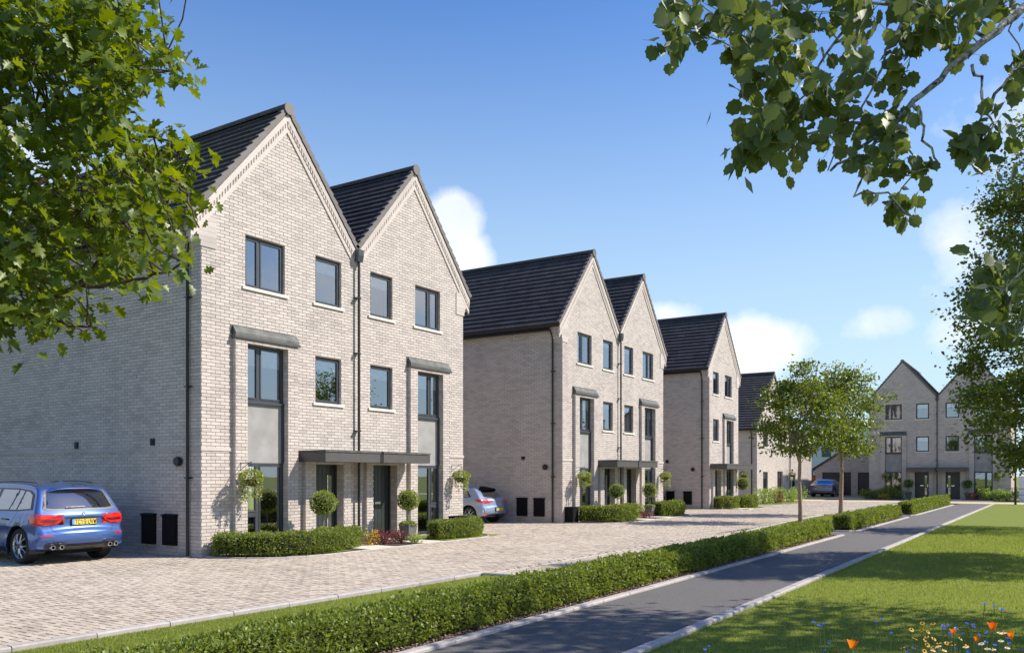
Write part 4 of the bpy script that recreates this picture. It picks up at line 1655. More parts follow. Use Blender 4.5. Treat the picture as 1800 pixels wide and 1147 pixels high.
# grass blades
def blades(name, P, hgt, label):
    n = len(P)
    D = np.concatenate([rng.normal(0, .35, (n, 2)), np.ones((n, 1))], 1)
    D /= np.linalg.norm(D, axis=1, keepdims=True)
    S = hgt * rng.uniform(.6, 1.25, n)
    an = rng.uniform(0, PI, n)
    wv = np.stack([np.cos(an), np.sin(an), 0 * an], 1) * (S * .085 + .0012)[:, None]
    V = np.stack([P - wv, P + wv, P + D * S[:, None] + rng.normal(0, .004, (n, 3))], 1)
    F = np.arange(3 * n).reshape(-1, 3)
    obj(name, mesh_np(name, V.reshape(-1, 3), F, M['blade']), None, kind='stuff', label=label, category='grass')


def lawn_points(x0, x1, y0, y1, n, test):
    u = rng.random(n)
    y = y0 * (y1 / y0) ** u
    x = rng.uniform(x0, x1, n)
    P = np.stack([x, y, np.full(n, .01)], 1)
    px, py, d = proj(P)
    k = (px > -30) & (px < 1840) & (py < 1190) & test(x, y)
    return P[k]


P = lawn_points(-3.6, 9.5, 5.0, 34, 620000, lambda x, y: x > -3.65 + .0105 * (y - 8) + .13)
hh_ = .022 + .0009 * P[:, 1]
blades('lawn_grass', P, hh_, 'short mown green grass of the lawn right of the path')
P = lawn_points(-9.3, -6.6, 3.0, 12.8, 110000, lambda x, y: (x > np.where(y < 12.85, -9.22 + .04 * (y - 3), -8.83) + .14))
blades('verge_grass', P, .03, 'short green grass of the verge between driveway kerb and hedge')
P = lawn_points(-8.5, -6.6, 25.4, 39.4, 50000, lambda x, y: x > -8.2 - .05 * (y - 27).clip(0, 8))
blades('verge_grass', P, .045, 'short green grass under the two slim street trees')
P = lawn_points(-15.8, -14.1, 18.5, 21.4, 12000, lambda x, y: x > -20)
blades('verge_grass', P, .03, 'small patch of green grass below the far bay window of the nearest houses')

# ------------------------------------------------------------------ trees
def curve_pts(p, q, sag=0.0, n=6, wob=.05, seed=0):
    p, q = np.array(p, float), np.array(q, float)
    L = np.linalg.norm(q - p)
    pts = []
    r1, r2 = rng.normal(0, wob * L, 3), rng.normal(0, wob * L, 3)
    for i in range(n):
        t = i / (n - 1)
        o = r1 * math.sin(t * PI) + r2 * math.sin(t * 2 * PI)
        pts.append(p + (q - p) * t + o + np.array([0, 0, sag * math.sin(t * PI) * L]))
    return pts


def tree(name, label, base, fork, limbs, crown_c, crown_r, nclump, per, leaf, mat, tm, spread=.38, trunk_r=.07, barkm='bark', group=None, indiv=0, shape=1.0, cat='tree', rise=.45, prof=None):
    root = empty(name, (base[0], base[1], 0), 0, label, cat, group)
    tk = MB()
    lean = random.uniform(-.06, .06)
    tp = [(0, 0, -.05), (lean * .3, .01, fork * .3), (lean, -.02, fork * .7), (lean * .6, 0, fork)]
    tk.tube(tp, [trunk_r * 1.25, trunk_r, trunk_r * .88, trunk_r * .85], 10)
    tk.build('trunk', M[barkm], root, smooth=True)
    cc = np.array([crown_c[0] - base[0], crown_c[1] - base[1], crown_c[2]])
    cr_ = np.array(crown_r)
    nodes = []
    br = MB()
    f = np.array(tp[-1])
    for k in range(limbs):
        a = 2 * PI * k / limbs + random.uniform(-.3, .3)
        q = cc + np.array([math.cos(a), math.sin(a), 0]) * cr_ * random.uniform(.25, .4) + np.array([0, 0, cr_[2] * random.uniform(-.15, .55)])
        pts = curve_pts(f, q, .04, 6, .05)
        br.tube(pts, np.linspace(trunk_r * .62, trunk_r * .22, 6), 7)
        nodes += [(p, trunk_r * (.55 - .07 * i)) for i, p in enumerate(pts[1:])]
    q = cc + np.array([0, 0, cr_[2] * .75])
    pts = curve_pts(f, q, .0, 8, .04)
    br.tube(pts, np.linspace(trunk_r * .7, trunk_r * .15, 8), 7)
    nodes += [(p, trunk_r * (.6 - .06 * i)) for i, p in enumerate(pts[1:])]
    P, D = [], []
    NP = np.array([n[0] for n in nodes])
    for k in range(nclump):
        while True:
            v = rng.uniform(-1, 1, 3)
            r = np.linalg.norm(v)
            if r < 1 and r > .35 and (v[2] > -.8):
                break
        wfac = 1.0 - shape * max(0, v[2]) * .35
        if prof:
            a_, t_ = rng.uniform(0, 2 * PI), rng.uniform(-1, 1)
            rr_ = math.sqrt(rng.uniform(.15, 1))
            v = np.array([math.cos(a_) * rr_, math.sin(a_) * rr_, t_])
            wfac = prof(t_)
        c = cc + v * cr_ * np.array([wfac, wfac, 1])
        # attach to a lower node
        dd = np.linalg.norm(NP - c, axis=1) + np.where(NP[:, 2] > c[2], 1.5, 0)
        j = int(np.argmin(dd))
        br.tube(curve_pts(NP[j], c, .06, 4, .06), [max(.012, nodes[j][1] * .4), .012, .009, .005], 4, caps=False)
        n = int(per * rng.uniform(.5, 1.5))
        sp = spread * rng.uniform(.6, 1.25)
        out = (c - cc)
        out[2] *= .4
        out /= np.linalg.norm(out) + 1e-6
        pp = c + rng.normal(0, 1, (n, 3)) * np.array([sp, sp, sp * .55])
        P.append(pp)
        D.append(out * .6 + rng.normal(0, .8, (n, 3)) + np.array([0, 0, -.35]))
    br.build('branches', M[barkm], root, smooth=True)
    P = np.concatenate(P)
    D = np.concatenate(D)
    S = leaf * rng.uniform(.65, 1.25, len(P))
    if indiv:
        leaves_individual(P, D, S, tm, M[mat], root, count=indiv, origin=(base[0], base[1], 0))
    else:
        obj('crown', scatter_mesh('crown', P, D, S, tm, M[mat], roll=.9), root)
    return root


DI = tmpl_diamond()
gt = 'slim street trees on the verge'
tree('street_tree', 'slim street tree with forked trunk, left and nearer of the two on the verge', (-8.1, 33.0), 2.25, 4, (-8.05, 33.0, 4.1), (1.6, 1.6, 2.0), 95, 88, .125, 'treeleaf', DI, spread=.25, trunk_r=.075, group=gt)
tree('street_tree', 'slim street tree with forked trunk, right and farther of the two, beside the middle hedge', (-8.05, 40.0), 2.5, 4, (-8.0, 40.0, 4.65), (1.9, 1.9, 2.3), 105, 88, .135, 'treeleaf', DI, spread=.29, trunk_r=.09, group=gt)
tree('large_tree', 'tall dense leafy tree at the right edge in front of the shaded houses', (1.2, 21.8), 2.2, 5, (.95, 21.6, 5.75), (2.75, 2.75, 3.75), 700, 95, .092, 'treeleaf', DI, spread=.21, trunk_r=.17, barkm='darkbark',
     prof=lambda t: (1 - .30 * max(0, t + .1)) * (1 - .9 * max(0, t - .75)) * (1 - 1.2 * max(0, -t - .75)))
go = 'trees beyond the right edge'
tree('large_tree', 'leafy tree on the lawn just outside the right of the view', (3.2, 13.9), 2.6, 4, (3.1, 13.9, 6.6), (2.6, 2.6, 3.0), 110, 70, .16, 'treeleaf', DI, spread=.42, trunk_r=.16, barkm='darkbark', group=go)
tree('large_tree', 'leafy tree nearest the wild flowers outside the right of the view', (7.0, 13.4), 2.6, 4, (6.8, 13.4, 5.6), (2.7, 2.7, 2.4), 90, 70, .16, 'treeleaf', DI, spread=.42, trunk_r=.16, barkm='darkbark', group=go)
tree('large_tree', 'lower leafy tree on the lawn behind the tall one at the right edge', (1.5, 34.4), 2.2, 4, (1.5, 34.2, 5.2), (2.3, 2.3, 2.6), 90, 70, .15, 'treeleaf', DI, spread=.38, trunk_r=.15, barkm='darkbark', group=go)


def in_poly(x, y, poly):
    c = False
    n = len(poly)
    for i in range(n):
        x0, y0 = poly[i]
        x1, y1 = poly[(i + 1) % n]
        if (y0 > y) != (y1 > y) and x < (x1 - x0) * (y - y0) / (y1 - y0) + x0:
            c = not c
    return c


# near oak at the left: trunk stands left of the view
oroot = empty('oak_tree', (-10.2, 1.6, 0), 0, 'leafy oak with lobed leaves overhanging the upper left', 'tree')
OO = np.array([-10.2, 1.6, 0])
tk = MB()
tk.tube([(0, 0, -.1), (.05, .05, 1.2), (.15, .1, 2.6), (.3, .2, 4.2), (.5, .3, 6.0), (.6, .4, 8.0)], [.24, .2, .18, .15, .10, .05], 12)
tk.build('trunk', M['darkbark'], oroot, smooth=True)
outline = [(-260, -320), (330, -320), (300, -80), (262, 0), (262, 30), (330, 105), (335, 135), (285, 150), (240, 185), (262, 232), (365, 245), (380, 270), (345, 300), (368, 350), (335, 385), (345, 430), (345, 485), (300, 510), (235, 490), (215, 540), (180, 590), (125, 575), (60, 560), (0, 600), (-60, 640), (-260, 620)]
limbs_px = [[(-300, 760, 6.6), (-160, 650, 6.6), (0, 572, 6.6), (60, 545, 6.7), (130, 505, 6.6), (190, 440, 6.7), (250, 360, 6.8)],
            [(-200, 600, 6.8), (-60, 470, 6.9), (10, 400, 7.0), (60, 330, 7.0), (130, 280, 7.1), (220, 240, 7.2), (330, 255, 7.3)],
            [(-160, 400, 6.6), (-40, 260, 6.6), (20, 200, 6.5), (110, 180, 6.6), (200, 150, 6.7), (300, 125, 6.8)],
            [(-180, 300, 7.2), (-30, 100, 7.2), (20, 20, 7.2), (60, -60, 7.2), (150, -150, 7.3)],
            [(220, 240, 7.2), (280, 300, 6.9), (330, 340, 6.9), (350, 400, 6.9)],
            [(0, 572, 6.6), (90, 560, 6.4), (160, 575, 6.3)],
            [(130, 280, 7.1), (170, 220, 7.0), (230, 130, 7.0), (230, 60, 7.0)],
            [(130, 505, 6.6), (220, 500, 6.5), (290, 475, 6.4), (320, 460, 6.4)],
            [(60, 330, 7.0), (140, 370, 6.8), (220, 400, 6.7), (300, 420, 6.6)]]
lb = MB()
LN = []
for i, l in enumerate(limbs_px):
    pts = [at(*p) - OO for p in l]
    if i in (0, 1, 2, 3):
        pts = [np.array([.15 + .03 * i, .1, 1.9 + .8 * i])] + pts
    # smooth
    fine = []
    for k in range(len(pts) - 1):
        for t in np.linspace(0, 1, 4, endpoint=False):
            fine.append(pts[k] * (1 - t) + pts[k + 1] * t + rng.normal(0, .012, 3))
    fine.append(pts[-1])
    r0 = .05 if i < 4 else .018
    lb.tube(fine, np.linspace(r0, .007, len(fine)), 7)
    LN += fine[3:]
LN = np.array(LN)
P, D, = [], []
tries = 0
ncl = 0
while ncl < 430:
    x, y = random.uniform(-250, 385), random.uniform(-310, 640)
    if not in_poly(x, y, outline):
        continue
    inside = x < 400 and y > -20 and x > -20
    dens_ = 1.0
    if y > 370 and x > 120:
        dens_ = .72
    if x < -20 or y < -20:
        dens_ = .55
    if random.random() > dens_:
        continue
    ncl += 1
    d = random.uniform(5.7, 8.2)
    c = at(x - 26, y, d) - OO
    j = int(np.argmin(np.linalg.norm(LN - c, axis=1)))
    L = np.linalg.norm(LN[j] - c)
    if L > .9:
        c = LN[j] + (c - LN[j]) * .9 / L
    tw = curve_pts(LN[j], c, .03, 5, .06)
    lb.tube(tw, [.009, .007, .006, .005, .003], 4, caps=False)
    dirn = tw[-1] - tw[-2]
    dirn /= np.linalg.norm(dirn) + 1e-6
    dirn = dirn * .6 + RV * .5 + np.array([0, 0, -.1])
    n = random.randint(14, 25)
    t = rng.uniform(0, 1, n)
    ax = dirn / np.linalg.norm(dirn)
    pp = c + ax[None] * (t[:, None] - .6) * .5 + rng.normal(0, .10, (n, 3))
    P.append(pp)
    D.append(ax[None] * .9 + rng.normal(0, .65, (n, 3)) + np.array([0, 0, -.25]))
lb.build('branches', M['darkbark'], oroot, smooth=True)
P = np.concatenate(P)
D = np.concatenate(D)
S = rng.uniform(.085, .16, len(P))
leaves_individual(P, D, S, tmpl_lobed(), M['oak'], oroot, count=300, roll=.75, origin=OO)

# overhanging broad-leaved branches at the upper right
broot = empty('overhanging_tree', (2.6, 4.6, 0), 0, 'mottled branch with large dark leaves overhanging the upper right', 'tree')
BO = np.array([2.6, 4.6, 0])
tk = MB()
tk.tube([(0, 0, -.1), (-.05, .05, 1.5), (-.1, .0, 3.2), (-.2, .1, 5.0), (-.3, .1, 7.0)], [.2, .17, .14, .10, .05], 12)
tk.build('trunk', M['birch'], broot, smooth=True)
main = [(1985, -125, 4.3), (1900, -62, 4.2), (1800, 14, 4.1), (1735, 66, 4.05), (1665, 125, 4.0), (1605, 178, 3.95), (1560, 225, 3.95), (1510, 262, 3.95), (1460, 300, 3.95)]
subs = [[(1560, 225, 3.95), (1500, 215, 4.0), (1430, 235, 4.1), (1350, 265, 4.1), (1310, 280, 4.1)],
        [(1735, 66, 4.05), (1640, 10, 4.2), (1520, 5, 4.3), (1430, -10, 4.3), (1330, 20, 4.3), (1240, 45, 4.2), (1190, 60, 4.2)],
        [(1530, 12, 4.3), (1490, 50, 4.1), (1450, 95, 4.1), (1425, 150, 4.1), (1395, 190, 4.1), (1340, 210, 4.0)],
        [(1510, 52, 4.2), (1500, 110, 4.2), (1480, 170, 4.1)],
        [(1604, 180, 3.95), (1622, 212, 3.9), (1625, 248, 3.9), (1652, 290, 3.9), (1610, 302, 3.9)],
        [(1706, 112, 4.0), (1724, 138, 4.0), (1731, 196, 3.95), (1745, 215, 3.9), (1722, 262, 3.9)],
        [(1731, 196, 3.95), (1760, 150, 3.9), (1795, 120, 3.9), (1830, 90, 3.9)],
        [(1545, 235, 3.95), (1520, 290, 3.9), (1505, 342, 3.9), (1560, 340, 3.85), (1590, 372, 3.8)],
        [(1590, 20, 4.2), (1560, 90, 4.1), (1530, 160, 4.0), (1455, 300, 3.95)],
        [(1900, 380, 3.8), (1840, 430, 3.8), (1790, 480, 3.8), (1750, 525, 3.8), (1715, 545, 3.8)],
        [(1840, 430, 3.8), (1800, 560, 3.8), (1780, 600, 3.8)]]
lb = MB()
mp = [at(*p) - BO for p in main]
mp = [np.array([-.2, .08, 4.9])] + mp
fine = []
for k in range(len(mp) - 1):
    for t in np.linspace(0, 1, 4, endpoint=False):
        fine.append(mp[k] * (1 - t) + mp[k + 1] * t + rng.normal(0, .006, 3))
fine.append(mp[-1])
lb.tube(fine, np.linspace(.027, .006, len(fine)), 8)
LN = fine[4:]
for l in subs:
    pts = [at(*p) - BO for p in l]
    if l[0][0] == 1900:
        pts = [np.array([-.1, 0, 3.3])] + pts
    f2 = []
    for k in range(len(pts) - 1):
        for t in np.linspace(0, 1, 3, endpoint=False):
            f2.append(pts[k] * (1 - t) + pts[k + 1] * t + rng.normal(0, .006, 3))
    f2.append(pts[-1])
    lb.tube(f2, np.linspace(.009, .003, len(f2)), 6)
    LN = list(LN) + f2
LN = np.array(LN)
tg = MB()
cl = [(1190, 10, 34, 13), (1185, 72, 34, 15), (1235, 62, 26, 9), (1270, 22, 36, 11), (1310, 42, 36, 15), (1330, 85, 28, 10), (1290, 108, 16, 6), (1370, 30, 38, 14), (1420, 20, 46, 18), (1480, 20, 46, 18),
      (1530, 25, 38, 15), (1600, 15, 48, 22), (1660, 28, 42, 20), (1615, 62, 30, 12), (1700, 15, 36, 14), (1690, 92, 24, 9), (1755, 8, 36, 12), (1380, 95, 40, 15), (1410, 140, 42, 15), (1330, 150, 30, 13),
      (1340, 205, 46, 20), (1400, 200, 50, 24), (1460, 165, 40, 16), (1500, 110, 30, 9), (1470, 240, 42, 18), (1350, 250, 42, 18), (1308, 280, 24, 13), (1400, 268, 44, 16), (1545, 212, 44, 18), (1580, 245, 38, 15),
      (1560, 150, 36, 14), (1590, 100, 30, 9), (1520, 285, 30, 9), (1560, 305, 30, 11), (1580, 372, 26, 13), (1612, 298, 20, 6), (1720, 266, 34, 16), (1697, 272, 18, 7), (1745, 218, 20, 6), (1790, 128, 22, 8),
      (1782, 168, 16, 5), (1730, 500, 30, 13), (1760, 540, 38, 16), (1790, 485, 34, 14), (1718, 540, 20, 8), (1785, 590, 26, 9)]
for k in range(14):
    cl.append((random.uniform(1250, 2100), random.uniform(-300, -60), 50, 12))
for k in range(14):
    cl.append((random.uniform(1840, 2100), random.uniform(0, 600), 50, 14))
P, D, P2, D2 = [], [], [], []
for (x, y, r, n) in cl:
    d = random.uniform(3.75, 4.35)
    c = at(x, y, d) - BO
    j = int(np.argmin(np.linalg.norm(LN - c, axis=1)))
    tg.tube(curve_pts(LN[j], c, .02, 5, .08), [.0045, .004, .0035, .003, .002], 5, caps=False)
    rr = r / FPX * d
    n = int(n * 1.6)
    pp = c + rng.normal(0, rr * .55, (n, 3)) + np.array([0, 0, .04])
    for q in pp[::2]:
        tg.tube([c, q], [.002, .0012], 4, caps=False)
    P.append(pp)
    D.append(rng.normal(0, .55, (n, 3)) + np.array([0, 0, -.9]))
    m = max(1, n // 5)
    P2.append(c + rng.normal(0, rr * .7, (m, 3)))
    D2.append(rng.normal(0, 1, (m, 3)))
lb.build('limb', M['birch'], broot, smooth=True)
tg.build('twigs', M['twig'], broot, kind='stuff')
P, D = np.concatenate(P), np.concatenate(D)
S = rng.uniform(.052, .092, len(P))
leaves_individual(P, D, S, tmpl_round(), M['dark'], broot, count=300, roll=.7, origin=BO, zdir=(.6, -.9, .5))
P2, D2 = np.concatenate(P2), np.concatenate(D2)
nv, nf = tmpl_diamond()
nv = nv * np.array([.42, 1, .6])
obj('narrow_leaves', scatter_mesh('narrow_leaves', P2, D2, rng.uniform(.06, .10, len(P2)), (nv, nf), M['pale']), broot, kind='stuff')


# ------------------------------------------------------------------ small plants
def ball_leaves(c, r, n, size, rz=None):
    v = unit_vecs(n)
    rr = r * (1 + .05 * np.sin(v[:, 0] * 9 + v[:, 2] * 7)) * rng.uniform(.90, 1.03, n)
    P = np.array(c) + v * rr[:, None] * np.array([1, 1, (rz or r) / r])
    return P, v * .9 + rng.normal(0, .6, (n, 3))


def topiary(loc, label, tall=1.25, r=.30, pot='cone', n=1500, leaf=.045):
    root = empty('topiary_plant', loc, 0, label, 'potted plant', 'round-headed potted trees by the front doors')
    ph = .46
    b = MB()
    w0, w1 = .13, .19
    b.add([(-w0, -w0, 0), (w0, -w0, 0), (w0, w0, 0), (-w0, w0, 0), (-w1, -w1, ph), (w1, -w1, ph), (w1, w1, ph), (-w1, w1, ph),
           (-w1 + .02, -w1 + .02, ph), (w1 - .02, -w1 + .02, ph), (w1 - .02, w1 - .02, ph), (-w1 + .02, w1 - .02, ph), (-w1 + .02, -w1 + .02, ph - .04), (w1 - .02, -w1 + .02, ph - .04), (w1 - .02, w1 - .02, ph - .04), (-w1 + .02, w1 - .02, ph - .04)],
          [(0, 3, 2, 1), (0, 1, 5, 4), (1, 2, 6, 5), (2, 3, 7, 6), (3, 0, 4, 7), (4, 5, 9, 8), (5, 6, 10, 9), (6, 7, 11, 10), (7, 4, 8, 11), (12, 13, 14, 15), (8, 9, 13, 12), (9, 10, 14, 13), (10, 11, 15, 14), (11, 8, 12, 15)])
    b.build('pot', M['pot'], root)
    MB().tube([(0, 0, ph - .04), (.012, .008, .7), (0, 0, tall - r * .5)], [.016, .014, .012], 7).build('stem', M['bark'], root, smooth=True)
    P, D = ball_leaves((0, 0, tall), r, n, leaf, r * .92)
    o = obj('crown', scatter_mesh('crown', P, D, leaf * rng.uniform(.7, 1.3, n), tmpl_quad(), M['topiary'], roll=1), root)
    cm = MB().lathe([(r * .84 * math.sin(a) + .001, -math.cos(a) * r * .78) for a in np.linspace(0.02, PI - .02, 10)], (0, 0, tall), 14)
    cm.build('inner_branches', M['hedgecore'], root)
    n2 = n // 3
    v = unit_vecs(n2)
    v[:, 2] = np.abs(v[:, 2]) * .7 - .25
    P = np.array([0, 0, ph]) + v * np.array([.21, .21, .14])
    D = v + rng.normal(0, .5, (n2, 3)) + np.array([0, 0, -.3])
    obj('underplanting', scatter_mesh('underplanting', P, D, leaf * rng.uniform(.7, 1.3, n2), tmpl_quad(), M['topiary'], roll=1), root, kind='stuff')
    return root


topiary((-15.02, 14.82, .03), 'round-headed potted tree by the left door of the nearest pair', 1.12, .31, leaf=.042)
topiary((-15.05, 18.08, .03), 'round-headed tree in a grey pot by the right door of the nearest pair', 1.10, .29, leaf=.042)
topiary((-14.75, 30.75, .03), 'round-headed potted tree by the left door of the second pair', 1.14, .31, n=700, leaf=.05)
topiary((-14.75, 34.05, .03), 'round-headed potted tree by the right door of the second pair', 1.14, .31, n=700, leaf=.05)
topiary((-14.45, 46.2, .03), 'round-headed potted tree in front of the single-gabled house', 1.3, .36, n=600, leaf=.06)
topiary((-9.05, 68.9, 0), 'round-headed potted tree left of the doors of the shaded houses', 1.15, .36, n=400, leaf=.08)
topiary((-5.15, 68.9, 0), 'round-headed potted tree right of the doors of the shaded houses', 1.15, .36, n=400, leaf=.08)


def basket(loc, rz, label, n=900, leaf=.055, kind='trail', drop=.62):
    root = empty('hanging_basket', loc, rz, label, 'hanging basket', 'hanging baskets on brackets beside the bay windows')
    # wall at local y = 0, hangs out along -y ; z = bracket height
    b = MB()
    b.tube([(0, -.01, .0), (0, -.01, -.20)], .009, 6).tube([(0, -.01, -.015), (0, -.34, -.015), (0, -.37, .01), (0, -.40, -.015)], .008, 6).tube([(0, -.01, -.18), (0, -.30, -.02)], .007, 6)
    b.build('bracket', M['black'], root)
    ch = MB()
    cz = -.40
    for k in range(3):
        a_ = k * 2 * PI / 3
        ch.tube([(0, -.38, -.02), (.16 * math.cos(a_), -.38 + .16 * math.sin(a_), cz)], .0035, 4)
    ch.build('chain', M['black'], root)
    MB().lathe([(.001, cz - .15), (.09, cz - .14), (.15, cz - .06), (.165, cz), (.15, cz), (.001, cz - .02)], (0, -.38, 0), 16).build('bowl', M['bowl'], root, smooth=True)
    v = unit_vecs(n)
    v[:, 2] = v[:, 2] * .8 + .1
    P = np.array([0, -.38, cz + .04]) + v * np.array([.25, .25, .19]) * rng.uniform(.75, 1.1, (n, 1))
    D = v + rng.normal(0, .6, (n, 3)) + np.array([0, 0, -.2])
    P_, D_ = [P], [D]
    for k in range(14):
        a_ = random.uniform(0, 2 * PI)
        L = random.uniform(.25, drop)
        m = int(L * 80)
        t = rng.uniform(0, 1, m)
        q = np.stack([.2 * math.cos(a_) + rng.normal(0, .02, m) + 0 * t, -.38 + .2 * math.sin(a_) + rng.normal(0, .02, m), cz - t * L], 1)
        P_.append(q)
        D_.append(rng.normal(0, .7, (m, 3)) + np.array([0, 0, -.7]))
    P, D = np.concatenate(P_), np.concatenate(D_)
    obj('foliage', scatter_mesh('foliage', P, D, leaf * rng.uniform(.6, 1.2, len(P)), tmpl_quad(), M['topiary'], roll=1), root)
    if kind != 'green':
        k = rng.permutation(len(P))[:170]
        Q = P[k] * np.array([1.04, 1.04, 1]) + rng.normal(0, .02, (170, 3)) - np.array([0, -.015, 0])
        obj('flowers', scatter_mesh('flowers', Q, unit_vecs(170), leaf * rng.uniform(.5, .85, 170), tmpl_quad(), M['pink'], roll=1), root, kind='stuff')
    return root


basket((-15.83, 12.98, 2.13), PI / 2, 'flowering hanging basket beside the nearest bay window')
basket((-15.94, 21.27, 2.15), PI / 2, 'flowering hanging basket at the far corner of the nearest pair')
basket((-15.52, 28.72, 2.13), PI / 2, 'leafy green hanging basket beside the left bay of the second pair', kind='green', drop=.4)
basket((-15.63, 37.0, 2.13), PI / 2, 'flowering hanging basket at the far corner of the second pair')
basket((-15.3, 47.85, 2.2), PI / 2, 'flowering hanging basket at the corner of the single-gabled house', n=400, leaf=.06)
basket((-17.19, 65.9, 2.2), PI / 2, 'hanging basket by the door of the two storey house', n=300, leaf=.07)
basket((-10.75, 69.88, 2.15), 0, 'hanging basket left of the left bay of the shaded houses', n=260, leaf=.07, drop=.3)
basket((-3.3, 69.88, 2.15), 0, 'hanging basket on the right bay of the shaded houses', n=260, leaf=.07, drop=.4)


def bush(name, label, loc, r, h, mat, n, leaf, group=None, spiky=0.0):
    root = empty(name, (*loc, 0), 0, label, 'shrub', group)
    m = 7
    P, D = [], []
    for k in range(m):
        a_ = random.uniform(0, 2 * PI)
        c = np.array([math.cos(a_) * r * .5, math.sin(a_) * r * .5, h * random.uniform(.4, .62)])
        q = n // m
        v = unit_vecs(q)
        pp = c + v * np.array([r * .55, r * .55, h * .42]) * rng.uniform(.5, 1.1, (q, 1))
        P.append(pp)
        D.append(v * .8 + rng.normal(0, .5, (q, 3)) + np.array([0, 0, .3 + spiky]))
    P, D = np.concatenate(P), np.concatenate(D)
    P[:, 2] = np.maximum(P[:, 2], .03)
    obj('foliage', scatter_mesh('foliage', P, D, leaf * rng.uniform(.6, 1.35, len(P)), tmpl_quad(), M[mat], roll=1), root)
    tw = MB()
    for k in range(12):
        a_ = random.uniform(0, 2 * PI)
        tw.tube([(0, 0, 0), (math.cos(a_) * r * .4, math.sin(a_) * r * .4, h * .6)], [.01, .004], 4, caps=False)
    tw.build('stems', M['hedgetwig'], root)
    return root


bush('shrub', 'yellow leaved shrub at the right end of the nearest curved hedge', (-14.8, 16.3), .22, .42, 'yellowleaf', 260, .05)
bush('shrub', 'green and yellow shrub between the hedge and the red shrubs', (-14.95, 16.05), .26, .52, 'shrub', 300, .05)
bush('shrub', 'larger dark red shrub between the two front doors of the nearest pair', (-14.75, 16.75), .36, .40, 'redleaf', 620, .05, spiky=.6)
bush('shrub', 'small dark red shrub just left of the grey pot', (-14.6, 17.25), .28, .36, 'redleaf', 420, .05, spiky=.6)
bush('shrub', 'low bright green shrub in front of the grey pot', (-14.25, 17.45), .26, .26, 'shrub', 420, .045)
bush('shrub', 'low reddish shrub at the right end of the second hedge', (-14.3, 32.5), .4, .3, 'redleaf', 420, .06, spiky=.5)
bush('shrub', 'thin green shrub behind the second hedge beside the pot', (-14.6, 33.0), .3, .6, 'shrub', 300, .06, spiky=.4)
gs = 'mixed shrubs before the two storey house'
for k in range(7):
    bush('shrub', ('first', 'second', 'third', 'fourth', 'fifth', 'sixth', 'seventh')[k] + ' bright green shrub from the left in the bed before the two storey house', (-15.2 + .1 * k, 52.6 + k * 1.05), random.uniform(.5, .75), random.uniform(.75, 1.05), 'shrub', 420, .11, gs, .3)
bush('shrub', 'reddish brown shrub in the bed before the two storey house', (-14.75, 54.2), .45, .8, 'redleaf', 300, .1)
gs = 'green shrubs before the shaded houses'
for k in range(5):
    bush('shrub', ('first', 'second', 'third', 'fourth', 'fifth')[k] + ' green shrub from the left at the left bay of the shaded houses', (-12.0 + .55 * k, 68.7), random.uniform(.45, .65), random.uniform(.6, 1.05), 'hedge', 380, .12, gs, .2)
bush('shrub', 'bright yellow shrub at the foot of the left bay of the shaded houses', (-10.6, 68.2), .4, .4, 'yellowleaf', 260, .1)
gs = 'pale green shrubs at the right of the shaded houses'
for k in range(5):
    bush('shrub', ('first', 'second', 'third', 'fourth', 'fifth')[k] + ' pale green shrub from the left at the right bay of the shaded houses', (-4.1 + .45 * k, 68.6), random.uniform(.4, .6), random.uniform(.6, 1.0), 'shrub', 360, .12, gs, .3)
bush('shrub', 'dull red shrub right of the round-headed tree at the shaded houses', (-4.7, 68.5), .45, .5, 'redleaf', 260, .1)


# ------------------------------------------------------------------ street bits
bp_ = empty('black_box', (-15.42, 28.2, 0), PI / 2, 'black box at the left end of the second low hedge', 'box', 'black boxes at the hedge ends')
MB().box(-.22, .22, -.18, .18, 0, .58).build('body', M['boxblack'], bp_)
MB().box(-.235, .235, -.195, .195, .582, .61).build('lid', M['boxblack'], bp_)
for (x, y, l) in ((-14.9, 18.55 + 1.65, 'black box behind the short hedge at the far corner of the nearest pair'), (-15.0, 34.75, 'black box at the left end of the short hedge of the second pair'), (-14.95, 45.45, 'black box at the left end of the hedge at the single-gabled corner')):
    o = bp_.copy()
    link(o)
    o.location = (x, y, 0)
    o['label'] = l
    for c in bp_.children:
        k = c.copy()
        link(k, o)

lp = empty('lamp_post', (-1.88, 59.2, 0), 0, 'tall thin black lamp post at the far right where the lawn ends', 'lamp post')
MB().tube([(0, 0, 0), (0, 0, 1.1)], .07, 10).build('base', M['black'], lp, smooth=True)
MB().tube([(0, 0, 1.1), (0, 0, 6.0)], .05, 10).build('post', M['black'], lp, smooth=True)
MB().box(-.1, .5, -.1, .1, 6.0, 6.08).build('lantern', M['black'], lp)
rl = empty('railing', (-2.6, 65.6, 0), 0, 'low black metal estate railing right of the shaded houses', 'railing')
for z in (.48, .88):
    MB().tube([(0, 0, z), (9, 0, z)], .018, 6).build('rail', M['black'], rl)
for k in range(5):
    MB().box(k * 2.2 + .3, k * 2.2 + .34, -.02, .02, 0, .98).build('post', M['black'], rl)
MB().tube([(0, 0, 0), (0, 0, 0.02)], .01, 4).build('foot', M['black'], rl)
gt_ = empty('wooden_gate', (-19.1, 78.6, 0), 0, 'orange brown boarded wooden gate between brick wall and garage', 'gate')
for k in range(10):
    MB().box(k * .145, k * .145 + .138, 0, .03, .05, 1.75 + .05 * math.sin(k / 9 * PI)).build('board', M['wood'], gt_)
for z in (.3, 1.4):
    MB().box(0, 1.45, .031, .06, z, z + .1).build('cross_rail', M['wood'], gt_)
MB().box(.55, .62, -.02, -.001, .95, 1.07).build('latch', M['black'], gt_)
lw = MB().box(-21.5, -19.15, 78.6, 78.85, 0, 1.5).build('low_wall', M['brick_tex'])
